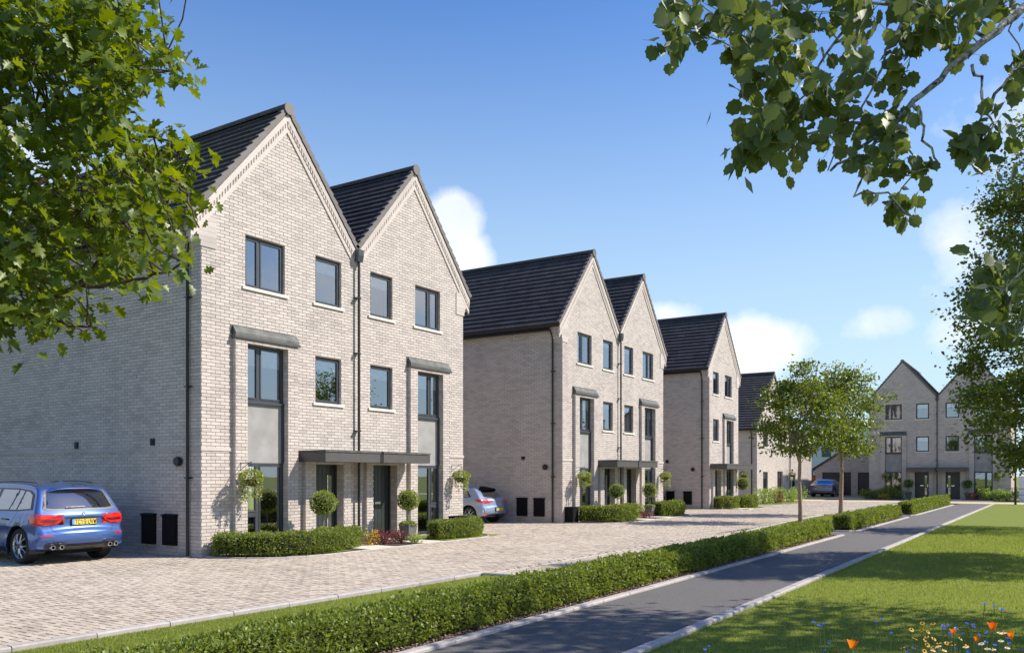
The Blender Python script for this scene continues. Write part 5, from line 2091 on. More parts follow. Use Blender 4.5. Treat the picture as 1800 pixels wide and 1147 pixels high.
lw['label'] = 'low grey brick wall left of the wooden gate'
lw['category'] = 'wall'


# ------------------------------------------------------------------ cars
def catmull(pts, per):
    pts = np.array(pts, float)
    n = len(pts)
    out = []
    for i in range(n):
        p0, p1, p2, p3 = pts[(i - 1) % n], pts[i], pts[(i + 1) % n], pts[(i + 2) % n]
        L = np.linalg.norm(p2 - p1)
        m = max(2, int(L / per))
        for k in range(m):
            t = k / m
            # centripetal-ish: damp tangents by the segment length
            t1 = (p2 - p0) * .5 * min(1, L / (np.linalg.norm(p1 - p0) + 1e-6))
            t2 = (p3 - p1) * .5 * min(1, L / (np.linalg.norm(p3 - p2) + 1e-6))
            h00, h10, h01, h11 = 2 * t**3 - 3 * t**2 + 1, t**3 - 2 * t**2 + t, -2 * t**3 + 3 * t**2, t**3 - t**2
            out.append(h00 * p1 + h10 * t1 + h01 * p2 + h11 * t2)
    return np.array(out)


def resample(poly, step=.03):
    out = []
    n = len(poly)
    for i in range(n):
        p, q = np.array(poly[i], float), np.array(poly[(i + 1) % n], float)
        m = max(1, int(np.linalg.norm(q - p) / step))
        for k in range(m):
            out.append(p + (q - p) * k / m)
    return out


class Car:
    def __init__(s, label, loc, rz, paintm, prof, hw, belt, tumble, axles, wr, length, cat='car', group=None, name='parked_car', rearcurve=.16):
        s.root = empty(name, loc, rz, label, cat, group)
        s.pm = paintm
        O = catmull(prof, .045)
        n = len(O)
        # make the profile counter-clockwise so that the inward normal is known
        area = sum(O[i][0] * O[(i + 1) % n][1] - O[(i + 1) % n][0] * O[i][1] for i in range(n))
        if area < 0:
            O = O[::-1]
        T = np.roll(O, -1, 0) - np.roll(O, 1, 0)
        T /= np.linalg.norm(T, axis=1, keepdims=True)
        Nin = np.stack([-T[:, 1], T[:, 0]], 1)

        def Wd(x, z):
            w = hw * (1 - .05 * math.exp(-x / .22) - .10 * math.exp(-(length - x) / .30))
            if z > belt:
                w = w * .975 - (z - belt) * tumble
            elif z > belt - .1:
                w = w * (1 - .025 * (z - belt + .1) / .1)
            elif z < .38:
                w = w * (1 - .22 * ((.38 - z) / .38) ** 1.5)
            # gentle body crease and waist
            w += .012 * math.exp(-((z - .82) / .10) ** 2) - .012 * math.exp(-((z - .66) / .09) ** 2)
            for ax in axles:
                r = math.hypot(x - ax, z - wr)
                w += .014 * math.exp(-((r - wr - .10) / .07) ** 2)
            return w
        Mh = 18
        ss = [k / Mh for k in range(-Mh, Mh + 1)]
        verts = []
        for i in range(n):
            x, z = O[i]
            rear = math.exp(-max(x, 0) / .35)
            front = math.exp(-max(length - x, 0) / .5)
            hi = 1 if z > .3 else .4
            rc = .055 + .085 * rear * hi + .09 * front * hi
            bulge = .025 + (rearcurve - .09) * rear * hi + .13 * front * hi
            we = Wd(x + Nin[i][0] * (bulge + rc), z + Nin[i][1] * (bulge + rc))
            for t in ss:
                at_ = abs(t)
                if at_ < .72:
                    yy = at_ / .72 * (we - rc)
                    off = bulge * (yy / (we - rc)) ** 2.2
                else:
                    ph_ = (at_ - .72) / .28 * PI / 2
                    yy = we - rc + rc * math.sin(ph_)
                    off = bulge + rc * (1 - math.cos(ph_))
                verts.append((x + Nin[i][0] * off, math.copysign(yy, t), z + Nin[i][1] * off))
        K = len(ss)
        faces = []
        for i in range(n):
            j = (i + 1) % n
            for k in range(K - 1):
                faces.append((i * K + k, i * K + k + 1, j * K + k + 1, j * K + k))
        rings = [.045, .09, .16, .25, .36, .5, .66, .83, 1.0]
        for sd in (0, K - 1):
            sg = -1 if sd == 0 else 1
            prev = [i * K + sd for i in range(n)]
            for r in rings:
                cur = []
                for i in range(n):
                    e = verts[i * K + sd]
                    ex, ez = e[0], e[2]
                    cx_ = min(max(ex, .75), length - .85)
                    cz_ = .78
                    x = ex + (cx_ - ex) * r
                    z = ez + (cz_ - ez) * r
                    cur.append(len(verts))
                    verts.append((x, sg * Wd(x, z), z))
                for i in range(n):
                    j = (i + 1) % n
                    faces.append((prev[i], cur[i], cur[j], prev[j]))
                prev = cur
        bm = bmesh.new()
        vs = [bm.verts.new(v) for v in verts]
        for f in faces:
            try:
                bm.faces.new([vs[k] for k in f])
            except Exception:
                pass
        bmesh.ops.remove_doubles(bm, verts=bm.verts, dist=.0008)
        bmesh.ops.recalc_face_normals(bm, faces=bm.faces)
        s.full = BVHTree.FromBMesh(bm)
        # wheel arches: refine the side skin round each wheel, snap it to a true circle, open it
        ar = wr + .055
        for _ in range(4):
            ed = []
            for e in bm.edges:
                m_ = (e.verts[0].co + e.verts[1].co) / 2
                if abs(m_.y) > hw * .5 and e.calc_length() > .022:
                    for ax in axles:
                        if abs(math.hypot(m_.x - ax, m_.z - wr) - ar) < .07:
                            ed.append(e)
                            break
            if not ed:
                break
            bmesh.ops.subdivide_edges(bm, edges=ed, cuts=1, use_grid_fill=True)
            bmesh.ops.triangulate(bm, faces=[f for f in bm.faces if len(f.verts) > 4])
        for ax in axles:
            for v in bm.verts:
                if abs(v.co.y) > hw * .5:
                    dx, dz = v.co.x - ax, v.co.z - wr
                    r = math.hypot(dx, dz)
                    if abs(r - ar) < .011:
                        v.co.x = ax + dx / r * ar
                        v.co.z = wr + dz / r * ar
        kill = []
        for f in bm.faces:
            c = f.calc_center_median()
            if abs(c.y) > hw * .5:
                for ax in axles:
                    if math.hypot(c.x - ax, c.z - wr) < ar - .001:
                        kill.append(f)
                        break
        bmesh.ops.delete(bm, geom=list(set(kill)), context='FACES')
        for f in bm.faces:
            f.smooth = True
        for e in bm.edges:
            if len(e.link_faces) == 2 and e.calc_face_angle(0) > .8:
                e.smooth = False
        me = bpy.data.meshes.new('body')
        bm.to_mesh(me)
        bm.free()
        me.materials.append(M[paintm])
        s.body = obj('body', me, s.root)
        for ax in axles:
            for sg in (-1, 1):
                a = MB()
                y0, y1 = sg * (hw - .006), sg * (hw - .345)
                arc = [(ax + math.cos(t) * (ar + .004), wr + math.sin(t) * (ar + .004)) for t in np.linspace(-.35, PI + .35, 22)]
                vs_ = [(p[0], y0, p[1]) for p in arc] + [(p[0], y1, p[1]) for p in arc] + [(ax, y1, wr)]
                m = len(arc)
                fs_ = [(i, i + 1, m + i + 1, m + i) for i in range(m - 1)] + [(m + i, m + i + 1, 2 * m) for i in range(m - 1)]
                a.add(vs_, fs_)
                a.build('wheel_arch', M['trim'], s.root)
        s.hw, s.wr, s.axles, s.length = hw, wr, axles, length

    def drape(s, name, poly, axis, mat, off=.004, sub=3, parent=None, thick=True, **kw):
        """poly in (y,z) for axis 'r' (seen from the rear), in (x,z) for 'l'/'R' (left/right side), (x,y) for 't' from above"""
        bm = bmesh.new()
        P = resample(poly, .06)
        vs = []
        for p in P:
            if axis == 'r':
                vs.append(bm.verts.new((-1, p[0], p[1])))
            elif axis == 'l':
                vs.append(bm.verts.new((p[0], 2, p[1])))
            elif axis == 'R':
                vs.append(bm.verts.new((p[0], -2, p[1])))
            else:
                vs.append(bm.verts.new((p[0], p[1], 3)))
        f = bm.faces.new(vs)
        bmesh.ops.triangulate(bm, faces=[f])
        for _ in range(6):
            long = [e for e in bm.edges if e.calc_length() > .075]
            if not long:
                break
            bmesh.ops.subdivide_edges(bm, edges=long, cuts=1)
            bmesh.ops.triangulate(bm, faces=bm.faces)
        dirs = {'r': Vector((1, 0, 0)), 'l': Vector((0, -1, 0)), 'R': Vector((0, 1, 0)), 't': Vector((0, 0, -1))}
        dv = dirs[axis]
        for v in bm.verts:
            h, nrm, idx, dist = s.full.ray_cast(v.co, dv)
            if h is None:
                h2, nrm, idx, dist = s.full.find_nearest(v.co + dv * 1.2)
                h = h2
            if nrm.dot(dv) > 0:
                nrm = -nrm
            v.co = h + (nrm * .45 - dv * .8) * off
        bmesh.ops.recalc_face_normals(bm, faces=bm.faces)
        bm.normal_update()
        if sum(f.normal.dot(dv) * f.calc_area() for f in bm.faces) > 0:
            bmesh.ops.reverse_faces(bm, faces=bm.faces)
        for f in bm.faces:
            f.smooth = True
        me = bpy.data.meshes.new(name)
        bm.to_mesh(me)
        bm.free()
        me.materials.append(M[mat])
        return obj(name, me, parent or s.root, **kw)

    def line(s, name, pts, axis, w, mat='trim', off=.0025, parent=None):
        pts = [np.array(p, float) for p in pts]
        fine = []
        for a_, b_ in zip(pts[:-1], pts[1:]):
            m = max(1, int(np.linalg.norm(b_ - a_) / .05))
            for k in range(m):
                fine.append(a_ + (b_ - a_) * k / m)
        fine.append(pts[-1])
        L, R = [], []
        for i, p in enumerate(fine):
            t = fine[min(i + 1, len(fine) - 1)] - fine[max(i - 1, 0)]
            t /= np.linalg.norm(t) + 1e-9
            nn = np.array([-t[1], t[0]]) * w / 2
            L.append(p + nn)
            R.append(p - nn)
        dirs = {'r': Vector((1, 0, 0)), 'l': Vector((0, -1, 0)), 'R': Vector((0, 1, 0)), 't': Vector((0, 0, -1))}
        vs = []
        for p in L + R:
            o = Vector((-1, p[0], p[1])) if axis == 'r' else Vector((p[0], 2, p[1])) if axis == 'l' else Vector((p[0], -2, p[1])) if axis == 'R' else Vector((p[0], p[1], 3))
            h, nrm, _, _ = s.full.ray_cast(o, dirs[axis])
            if h is None:
                h, nrm, _, _ = s.full.find_nearest(o + dirs[axis])
            if nrm.dot(dirs[axis]) > 0:
                nrm = -nrm
            vs.append(h + nrm * off)
        n = len(fine)
        mb = MB().add(vs, [(i, i + 1, n + i + 1, n + i) for i in range(n - 1)])
        return mb.build(name, M[mat], parent or s.root, smooth=True)

    def wheels(s, spokes=5, rimc='rim', tw=.25, accent=None):
        wr = s.wr
        for ax in s.axles:
            for sg in (-1, 1):
                w = bpy.data.objects.new('wheel', MB().lathe([(.02, 0), (.10, .0), (.12, -.02), (.12, -.12)], (0, 0, 0), 12, 'y').mesh('wheel', M['rimdark']))
                link(w, s.root)
                w.location = (ax, sg * (s.hw - .035), wr)
                w.rotation_euler = (0, random.uniform(0, 1), 0 if sg > 0 else PI)
                # local +y outward
                r = wr
                rr = wr * .69
                MB().lathe([(rr, -.02), (rr + .015, .0), (r * .82, .012), (r * .93, .002), (r * .985, -.03), (r, -.07), (r, -tw + .06), (r * .97, -tw + .01), (r * .8, -tw), (rr, -tw)], (0, 0, 0), 40, 'y').build('tyre', M['tyre'], w, smooth=True, angle=1.2)
                MB().lathe([(rr - .012, -.03), (rr + .004, -.004), (rr + .004, -.16)], (0, 0, 0), 36, 'y').build('rim', M[rimc], w, smooth=True)
                MB().lathe([(.001, -.10), (rr, -.10)], (0, 0, 0), 30, 'y').build('brake_disc', M['rimdark'], w)
                sp = MB()
                for k in range(spokes):
                    a0 = 2 * PI * k / spokes
                    for da in (-.15, .15):
                        # from the hub outward, forking
                        p0, p1, p2 = a0 + da * .8, a0 + da * 1.3, a0 + da * 2.0
                        q = [(math.cos(p0) * .05, .0, math.sin(p0) * .05), (math.cos(p1) * rr * .6, .003, math.sin(p1) * rr * .6), (math.cos(p2) * rr * .99, -.015, math.sin(p2) * rr * .99)]
                        sp.tube(q, [.022, .014, .013], 4)
                    p1 = a0
                sp.build('spokes', M[rimc], w)
                MB().lathe([(.001, .018), (.03, .018), (.045, .008), (.05, -.02)], (0, 0, 0), 16, 'y').build('hub_cap', M['rimdark'], w, smooth=True)

    def plate(s, y, z, w=.52, h=.112, text=None, x=None):
        hits = []
        for dy in (-w / 2, 0, w / 2):
            for dz in (-h / 2, h / 2):
                hh, _, _, _ = s.full.ray_cast(Vector((-1, y + dy, z + dz)), Vector((1, 0, 0)))
                hits.append(hh.x)
        x = min(hits) - .006
        b = MB().box(x - .012, x + .03, y - w / 2 - .012, y + w / 2 + .012, z - h / 2 - .012, z + h / 2 + .012).build('number_plate', M['trim'], s.root)
        MB().box(x - .016, x - .0125, y - w / 2, y + w / 2, z - h / 2, z + h / 2).build('plate_face', M['plate'], b)
        # seen from behind, the car's left is on the left of the picture
        MB().box(x - .0185, x - .0165, y + w / 2 - .05, y + w / 2, z - h / 2, z + h / 2).build('plate_band', M['plateblue'], b)
        if text:
            G = {'T': [[(0, 1), (1, 1)], [(.5, 1), (.5, 0)]], 'C': [[(1, .8), (.8, 1), (.2, 1), (0, .8), (0, .2), (.2, 0), (.8, 0), (1, .2)]],
                 '1': [[(.15, .8), (.5, 1), (.5, 0)]], '9': [[(1, .55), (.8, .42), (.2, .42), (0, .6), (0, .82), (.2, 1), (.8, 1), (1, .82), (1, .2), (.8, 0), (.15, 0)]],
                 'U': [[(0, 1), (0, .2), (.2, 0), (.8, 0), (1, .2), (1, 1)]], 'V': [[(0, 1), (.5, 0), (1, 1)]], 'W': [[(0, 1), (.25, 0), (.5, .8), (.75, 0), (1, 1)]]}
            gh, gw, pitch, tk = h * .74, .045, .062, .012
            cur = y + w / 2 - .062
            lm = MB()
            xf = x - .0185
            for ch in text:
                if ch == ' ':
                    cur -= .030
                    continue
                for line in G[ch]:
                    for (a0, b0), (a1, b1) in zip(line[:-1], line[1:]):
                        P0 = np.array([cur - a0 * gw, z - gh / 2 + b0 * gh])
                        P1 = np.array([cur - a1 * gw, z - gh / 2 + b1 * gh])
                        d_ = (P1 - P0) / (np.linalg.norm(P1 - P0) + 1e-9)
                        nn_ = np.array([-d_[1], d_[0]]) * tk / 2
                        P0, P1 = P0 - d_ * tk * .35, P1 + d_ * tk * .35
                        q = [P0 - nn_, P1 - nn_, P1 + nn_, P0 + nn_]
                        xf -= .00002
                        lm.add([(xf, p[0], p[1]) for p in q], [(0, 1, 2, 3)])
                cur -= pitch
            o = lm.build('plate_lettering', M['boxblack'], b, kind='stuff')
        return b


def mirror(poly):
    return [(-p[0], p[1]) for p in poly]


# --- blue SUV ---
suv_prof = [(.02, .46), (.0, .56), (.015, .66), (.06, .715), (.10, .76), (.115, .86), (.10, .95), (.115, 1.03), (.17, 1.11), (.26, 1.26), (.36, 1.42), (.46, 1.55), (.58, 1.612), (.80, 1.64), (1.3, 1.67), (2.0, 1.672), (2.6, 1.63), (3.0, 1.50),
            (3.35, 1.30), (3.62, 1.13), (3.9, 1.07), (4.3, 1.0), (4.58, .90), (4.68, .72), (4.70, .5), (4.62, .3), (4.2, .22), (3.0, .2), (1.5, .2), (.6, .24), (.18, .30)]


def build_suv(loc, label, text, full=True):
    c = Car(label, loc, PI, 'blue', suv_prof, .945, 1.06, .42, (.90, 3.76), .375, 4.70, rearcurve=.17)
    side_outer = [(.42, 1.13), (.58, 1.44), (.75, 1.515), (1.3, 1.56), (2.1, 1.56), (2.7, 1.50), (3.05, 1.33), (3.35, 1.13), (3.3, 1.07), (1.0, 1.09)]
    for ax in ('l', 'R'):
        c.drape('window_surround', side_outer, ax, 'trim', off=.004)
        for poly in ([(.50, 1.15), (.63, 1.42), (.78, 1.485), (.92, 1.50), (.98, 1.12)],
                     [(1.03, 1.12), (.98, 1.505), (1.16, 1.52), (1.28, 1.12)], [(1.33, 1.12), (1.22, 1.525), (1.85, 1.53), (1.9, 1.11)], [(2.0, 1.11), (1.96, 1.53), (2.62, 1.47), (2.95, 1.31), (3.15, 1.11)]):
            c.drape('side_window', poly, ax, 'carglass', off=.008)
        c.line('door_seam', [(1.93, 1.06), (1.93, .45), (1.85, .30)], ax, .009)
        c.line('door_seam', [(.98, 1.07), (1.05, .95), (1.22, .80), (1.38, .62), (1.42, .45), (1.5, .30)], ax, .009)
        c.line('quarter_seam', [(.62, .90), (.75, .82), (.98, .78)], ax, .007)
        h = c.drape('door_handle', [(1.28, .90), (1.28, .935), (1.48, .945), (1.48, .91)], ax, 'trim', off=.03)
        c.drape('door_handle', [(2.22, .91), (2.22, .945), (2.42, .955), (2.42, .92)], ax, 'trim', off=.03)
        c.drape('sill_trim', [(1.38, .24), (1.38, .33), (3.28, .33), (3.28, .24)], ax, 'trim', off=.01)
    # fuel flap on the right-hand side of British cars is drawn on the near side in the photograph
    c.line('fuel_flap', [(.78, .86), (.78, .97), (.94, .97), (.94, .86), (.78, .86)], 'l', .006)
    # rear window and its dark surround
    c.drape('rear_window_surround', [(-.78, 1.14), (-.64, 1.52), (.64, 1.52), (.78, 1.14), (.70, 1.105), (-.70, 1.105)], 'r', 'trimgrey', off=.004)
    c.drape('rear_window', [(-.70, 1.165), (-.60, 1.49), (.60, 1.49), (.70, 1.165), (.55, 1.145), (-.55, 1.145)], 'r', 'carglass', off=.009)
    c.drape('wiper', [(-.06, 1.165), (-.06, 1.185), (.34, 1.175), (.34, 1.155)], 'r', 'trimgrey', off=.035)
    # spoiler
    sp = MB()
    pf = [(.40, 1.528), (.335, 1.552), (.345, 1.566), (.47, 1.603), (.72, 1.634), (.60, 1.575)]
    nn = 15
    for k in range(nn):
        t = -1 + 2 * k / (nn - 1)
        for (x, z) in pf:
            sp.v.append((x + .10 * abs(t) ** 4, t * .60, z - .070 * abs(t) ** 3.2))
    m = len(pf)
    for k in range(nn - 1):
        for q in range(m):
            q2 = (q + 1) % m
            sp.f.append((k * m + q, k * m + q2, k * m + m + q2, k * m + m + q))
    sp.f.append(tuple(range(m)))
    sp.f.append(tuple(range((nn - 1) * m, nn * m))[::-1])
    sp.build('spoiler', M['blue'], c.root)
    MB().box(.345, .36, -.2, .2, 1.533, 1.545).build('high_brake_light', M['lamp_dark'], c.root)
    for sg in (-1, 1):
        f = (lambda P: P) if sg > 0 else mirror
        l = c.drape('tail_light', f([(.40, .955), (.62, .985), (.80, 1.03), (.90, .99), (.92, .86), (.80, .81), (.58, .83), (.47, .89)]), 'r', 'lamp_red', off=.018)
        c.drape('lamp_core', f([(.50, .92), (.84, .93), (.86, .885), (.60, .87)]), 'r', 'lamp_dark', off=.023, parent=l)
        ax = 'l' if sg > 0 else 'R'
        c.drape('tail_light', [(.13, .82), (.13, 1.02), (.30, 1.045), (.50, .99), (.44, .86), (.28, .81)], ax, 'lamp_red', off=.008)
        c.drape('reflector', f([(.66, .585), (.66, .615), (.90, .62), (.90, .59)]), 'r', 'lamp_red', off=.006)
        # roof rail
        MB().tube([(.72, sg * .60, 1.63), (.80, sg * .60, 1.675), (1.4, sg * .61, 1.70), (2.2, sg * .60, 1.695), (2.7, sg * .58, 1.64)], .014, 6).build('roof_rail', M['trimgrey'], c.root, smooth=True)
        for k, yy in enumerate((.52, .68)):
            e = MB().lathe([(.034, -.035), (.043, -.035), (.047, -.025), (.047, .12), (.034, .12)], (.0, 0, 0), 18, 'x')
            o = e.build('exhaust_pipe', M['chrome'], c.root, smooth=True)
            o.location = (.03 + (.04 if k else 0), sg * yy, .365)
            MB().lathe([(.001, .0), (.05, .0)], (.0, 0, 0), 14, 'x').build('pipe_hole', M['boxblack'], o)
    # tailgate seam, recess and bumper creases
    c.line('tailgate_seam', [(.66, .80), (.66, .74), (.60, .66), (.45, .635), (-.45, .635), (-.60, .66), (-.66, .74), (-.66, .80)], 'r', .009)
    c.drape('tailgate_garnish', [(-.46, .945), (-.46, .965), (.46, .965), (.46, .945)], 'r', 'trim', off=.006)
    c.line('bumper_crease', [(-.88, .53), (-.62, .53), (-.48, .50), (.48, .50), (.62, .53), (.88, .53)], 'r', .012, mat='blue', off=.012)
    c.drape('diffuser', [(-.80, .25), (-.78, .40), (-.66, .445), (-.46, .445), (-.38, .405), (.38, .405), (.46, .445), (.66, .445), (.78, .40), (.80, .25)], 'r', 'trim', off=.012)
    c.line('diffuser_trim', [(-.78, .41), (-.66, .455), (-.46, .455), (-.38, .375), (.38, .375), (.46, .455), (.66, .455), (.78, .41)], 'r', .016, mat='trimgrey', off=.02)
    MB().box(.35, .9, -.55, .55, .20, .27).build('underbody', M['boxblack'], c.root)
    if full:
        hit, _, _, _ = c.full.ray_cast(Vector((-1, 0, 1.02)), Vector((1, 0, 0)))
        bx = hit.x - .006
        b = MB().lathe([(.001, 0), (.041, 0), (.041, .02)], (bx, 0, 1.02), 24, 'x').build('badge', M['trim'], c.root)
        q = [(0, PI / 2), (PI / 2, PI), (PI, 1.5 * PI), (1.5 * PI, 2 * PI)]
        for k, (a0, a1) in enumerate(q):
            pts = [(bx - .002, 0, 1.02)] + [(bx - .002, .03 * math.cos(t), 1.02 + .03 * math.sin(t)) for t in np.linspace(a0, a1, 6)]
            MB().add(pts, [tuple(range(len(pts)))]).build('badge_quarter', M['badgeblue'] if k % 2 else M['platewhite'], b)
        for k, col in enumerate(('plateblue', 'badgeblue', 'lamp_red')):
            c.drape('model_stripe', [(-.52 - k * .022, 1.005), (-.51 - k * .022, 1.03), (-.53 - k * .022, 1.03), (-.54 - k * .022, 1.005)], 'r', col, off=.006)
        c.drape('model_script', [(-.59, 1.005), (-.59, 1.03), (-.65, 1.03), (-.65, 1.005)], 'r', 'chrome', off=.006)
    c.plate(0, .865, text=text)
    c.wheels(5)
    # antenna fin
    MB().prism([(.98, 1.66), (.90, 1.655), (1.0, 1.715), (1.14, 1.67)], 'y', -.02, .02).build('antenna_fin', M['blue'], c.root)
    return c


build_suv((-16.98, 9.98, 0), 'bright blue SUV with yellow rear plate parked at the left beside the nearest house', 'TC19 UVW')
build_suv((-17.25, 41.25, 0), 'blue car mostly hidden behind the second pair of houses', 'TC19 UVW', full=False)

# --- silver blue hatchback ---
hat_prof = [(.03, .38), (.0, .50), (.02, .62), (.06, .70), (.08, .80), (.13, .92), (.24, 1.0), (.40, 1.14), (.56, 1.27), (.68, 1.35), (.85, 1.39), (1.15, 1.42), (1.8, 1.435), (2.3, 1.39), (2.75, 1.22), (3.1, 1.02), (3.45, .95), (3.9, .88), (4.2, .76), (4.33, .58), (4.35, .40), (4.28, .24),
            (3.8, .19), (2.0, .18), (.7, .20), (.2, .26)]
c = Car('silver blue hatchback parked between the two nearest pairs of houses', (-17.55, 26.45, 0), PI, 'silverblue', hat_prof, .905, .93, .50, (.80, 3.47), .325, 4.35, rearcurve=.2)
for ax in ('l', 'R'):
    c.drape('window_surround', [(.72, 1.0), (.95, 1.22), (1.4, 1.32), (2.0, 1.33), (2.35, 1.25), (2.85, .98), (1.4, .96)], ax, 'trim', off=.004)
    c.drape('side_window', [(.82, 1.01), (1.0, 1.2), (1.28, 1.27), (1.28, .99)], ax, 'carglass', off=.008)
    c.drape('side_window', [(1.34, .99), (1.34, 1.28), (1.9, 1.305), (1.9, .98)], ax, 'carglass', off=.008)
    c.line('door_seam', [(1.30, .96), (1.22, .75), (1.30, .4)], ax, .009)
    c.drape('door_handle', [(1.4, .84), (1.4, .87), (1.58, .88), (1.58, .85)], ax, 'trim', off=.025)
c.drape('rear_window', [(-.60, 1.02), (-.50, 1.25), (.50, 1.25), (.60, 1.02), (.45, .985), (-.45, .985)], 'r', 'carglass', off=.006)
sp = MB()
pf = [(.53, 1.265), (.44, 1.305), (.46, 1.325), (.70, 1.365), (.86, 1.392), (.70, 1.32)]
for k in range(13):
    t = -1 + 2 * k / 12
    for (x, z) in pf:
        sp.v.append((x + .10 * abs(t) ** 4, t * .54, z - .06 * abs(t) ** 3))
for k in range(12):
    for q in range(6):
        q2 = (q + 1) % 6
        sp.f.append((k * 6 + q, k * 6 + q2, k * 6 + 6 + q2, k * 6 + 6 + q))
sp.f.append(tuple(range(6)))
sp.f.append(tuple(range(72, 78))[::-1])
sp.build('spoiler', M['boxblack'], c.root)
for sg in (-1, 1):
    f = (lambda P: P) if sg > 0 else mirror
    l = c.drape('tail_light', f([(.30, .86), (.60, .87), (.84, .90), (.86, .80), (.70, .77), (.50, .79), (.30, .83)]), 'r', 'lamp_red', off=.01)
    c.drape('tail_light', [(.16, .80), (.16, .90), (.42, .93), (.52, .89), (.35, .82)], 'l' if sg > 0 else 'R', 'lamp_red', off=.01)
    c.drape('reflector', f([(.62, .33), (.62, .375), (.84, .385), (.84, .34)]), 'r', 'lamp_red', off=.006)
    c.drape('bumper_vent', f([(.76, .42), (.80, .60), (.83, .60), (.80, .42)]), 'r', 'trim', off=.006)
c.drape('diffuser', [(-.78, .24), (-.62, .33), (-.40, .36), (.40, .36), (.62, .33), (.78, .24)], 'r', 'trim', off=.01)
c.drape('exhaust_surround', [(-.14, .25), (-.14, .34), (.14, .34), (.14, .25)], 'r', 'chrome', off=.02)
c.drape('exhaust_hole', [(-.12, .265), (-.12, .325), (.12, .325), (.12, .265)], 'r', 'boxblack', off=.024)
c.line('tailgate_seam', [(.60, .98), (.55, .75), (.50, .62), (-.50, .62), (-.55, .75), (-.60, .98)], 'r', .009)
c.drape('badge', [(0, .84), (.035, .785), (0, .73), (-.035, .785)], 'r', 'chrome', off=.012)
c.plate(0, .54, text='TC19 UVW')
c.wheels(5)
MB().tube([(1.15, 0, 1.42), (.95, 0, 1.75)], .004, 4).build('aerial', M['black'], c.root)

# --- grey blue saloon ---
sal_prof = [(.03, .42), (.0, .52), (.03, .66), (.06, .78), (.08, .92), (.14, 1.01), (.5, 1.05), (.75, 1.10), (1.15, 1.30), (1.55, 1.42), (2.2, 1.46), (2.8, 1.40), (3.2, 1.22), (3.5, 1.03), (4.0, .95), (4.5, .86), (4.85, .72), (4.93, .5), (4.85, .28), (4.4, .2), (2, .18), (.6, .22), (.2, .28)]
c = Car('grey blue saloon car parked in front of the garage', (-15.9, 71.2, 0), PI / 2, 'greyblue', sal_prof, .93, .98, .52, (1.05, 4.02), .335, 4.93, rearcurve=.17)
for ax in ('l', 'R'):
    c.drape('side_window', [(.95, 1.05), (1.35, 1.27), (1.8, 1.36), (2.5, 1.36), (2.95, 1.24), (3.3, 1.03), (2, 1.02)], ax, 'carglass', off=.006)
    c.drape('window_chrome', [(.93, 1.035), (.93, 1.05), (3.3, 1.03), (3.3, 1.01)], ax, 'chrome', off=.01)
c.drape('rear_window', [(-.62, 1.12), (-.50, 1.34), (.50, 1.34), (.62, 1.12)], 'r', 'carglass', off=.006)
for sg in (-1, 1):
    f = (lambda P: P) if sg > 0 else mirror
    c.drape('tail_light', f([(.32, .80), (.36, .86), (.62, .90), (.88, .92), (.90, .82), (.78, .79)]), 'r', 'lamp_red', off=.01)
    c.drape('tail_light', [(.13, .81), (.13, .92), (.35, .93), (.33, .85)], 'l' if sg > 0 else 'R', 'lamp_red', off=.01)
c.drape('bumper_chrome', [(-.80, .40), (-.80, .42), (.80, .42), (.80, .40)], 'r', 'chrome', off=.01)
c.drape('diffuser', [(-.78, .24), (-.76, .36), (.76, .36), (.78, .24)], 'r', 'trim', off=.01)
c.plate(0, .80, text='TC19 UVW')
c.wheels(5)

# ------------------------------------------------------------------ wild flowers in front
ROOT = {}


def stem_mesh(h, lean, r=.0028):
    return MB().tube([(0, 0, 0), (lean * .2, 0, h * .35), (lean * .6, lean * .2, h * .7), (lean, lean * .3, h)], [r * 1.3, r, r, r * .9], 5)


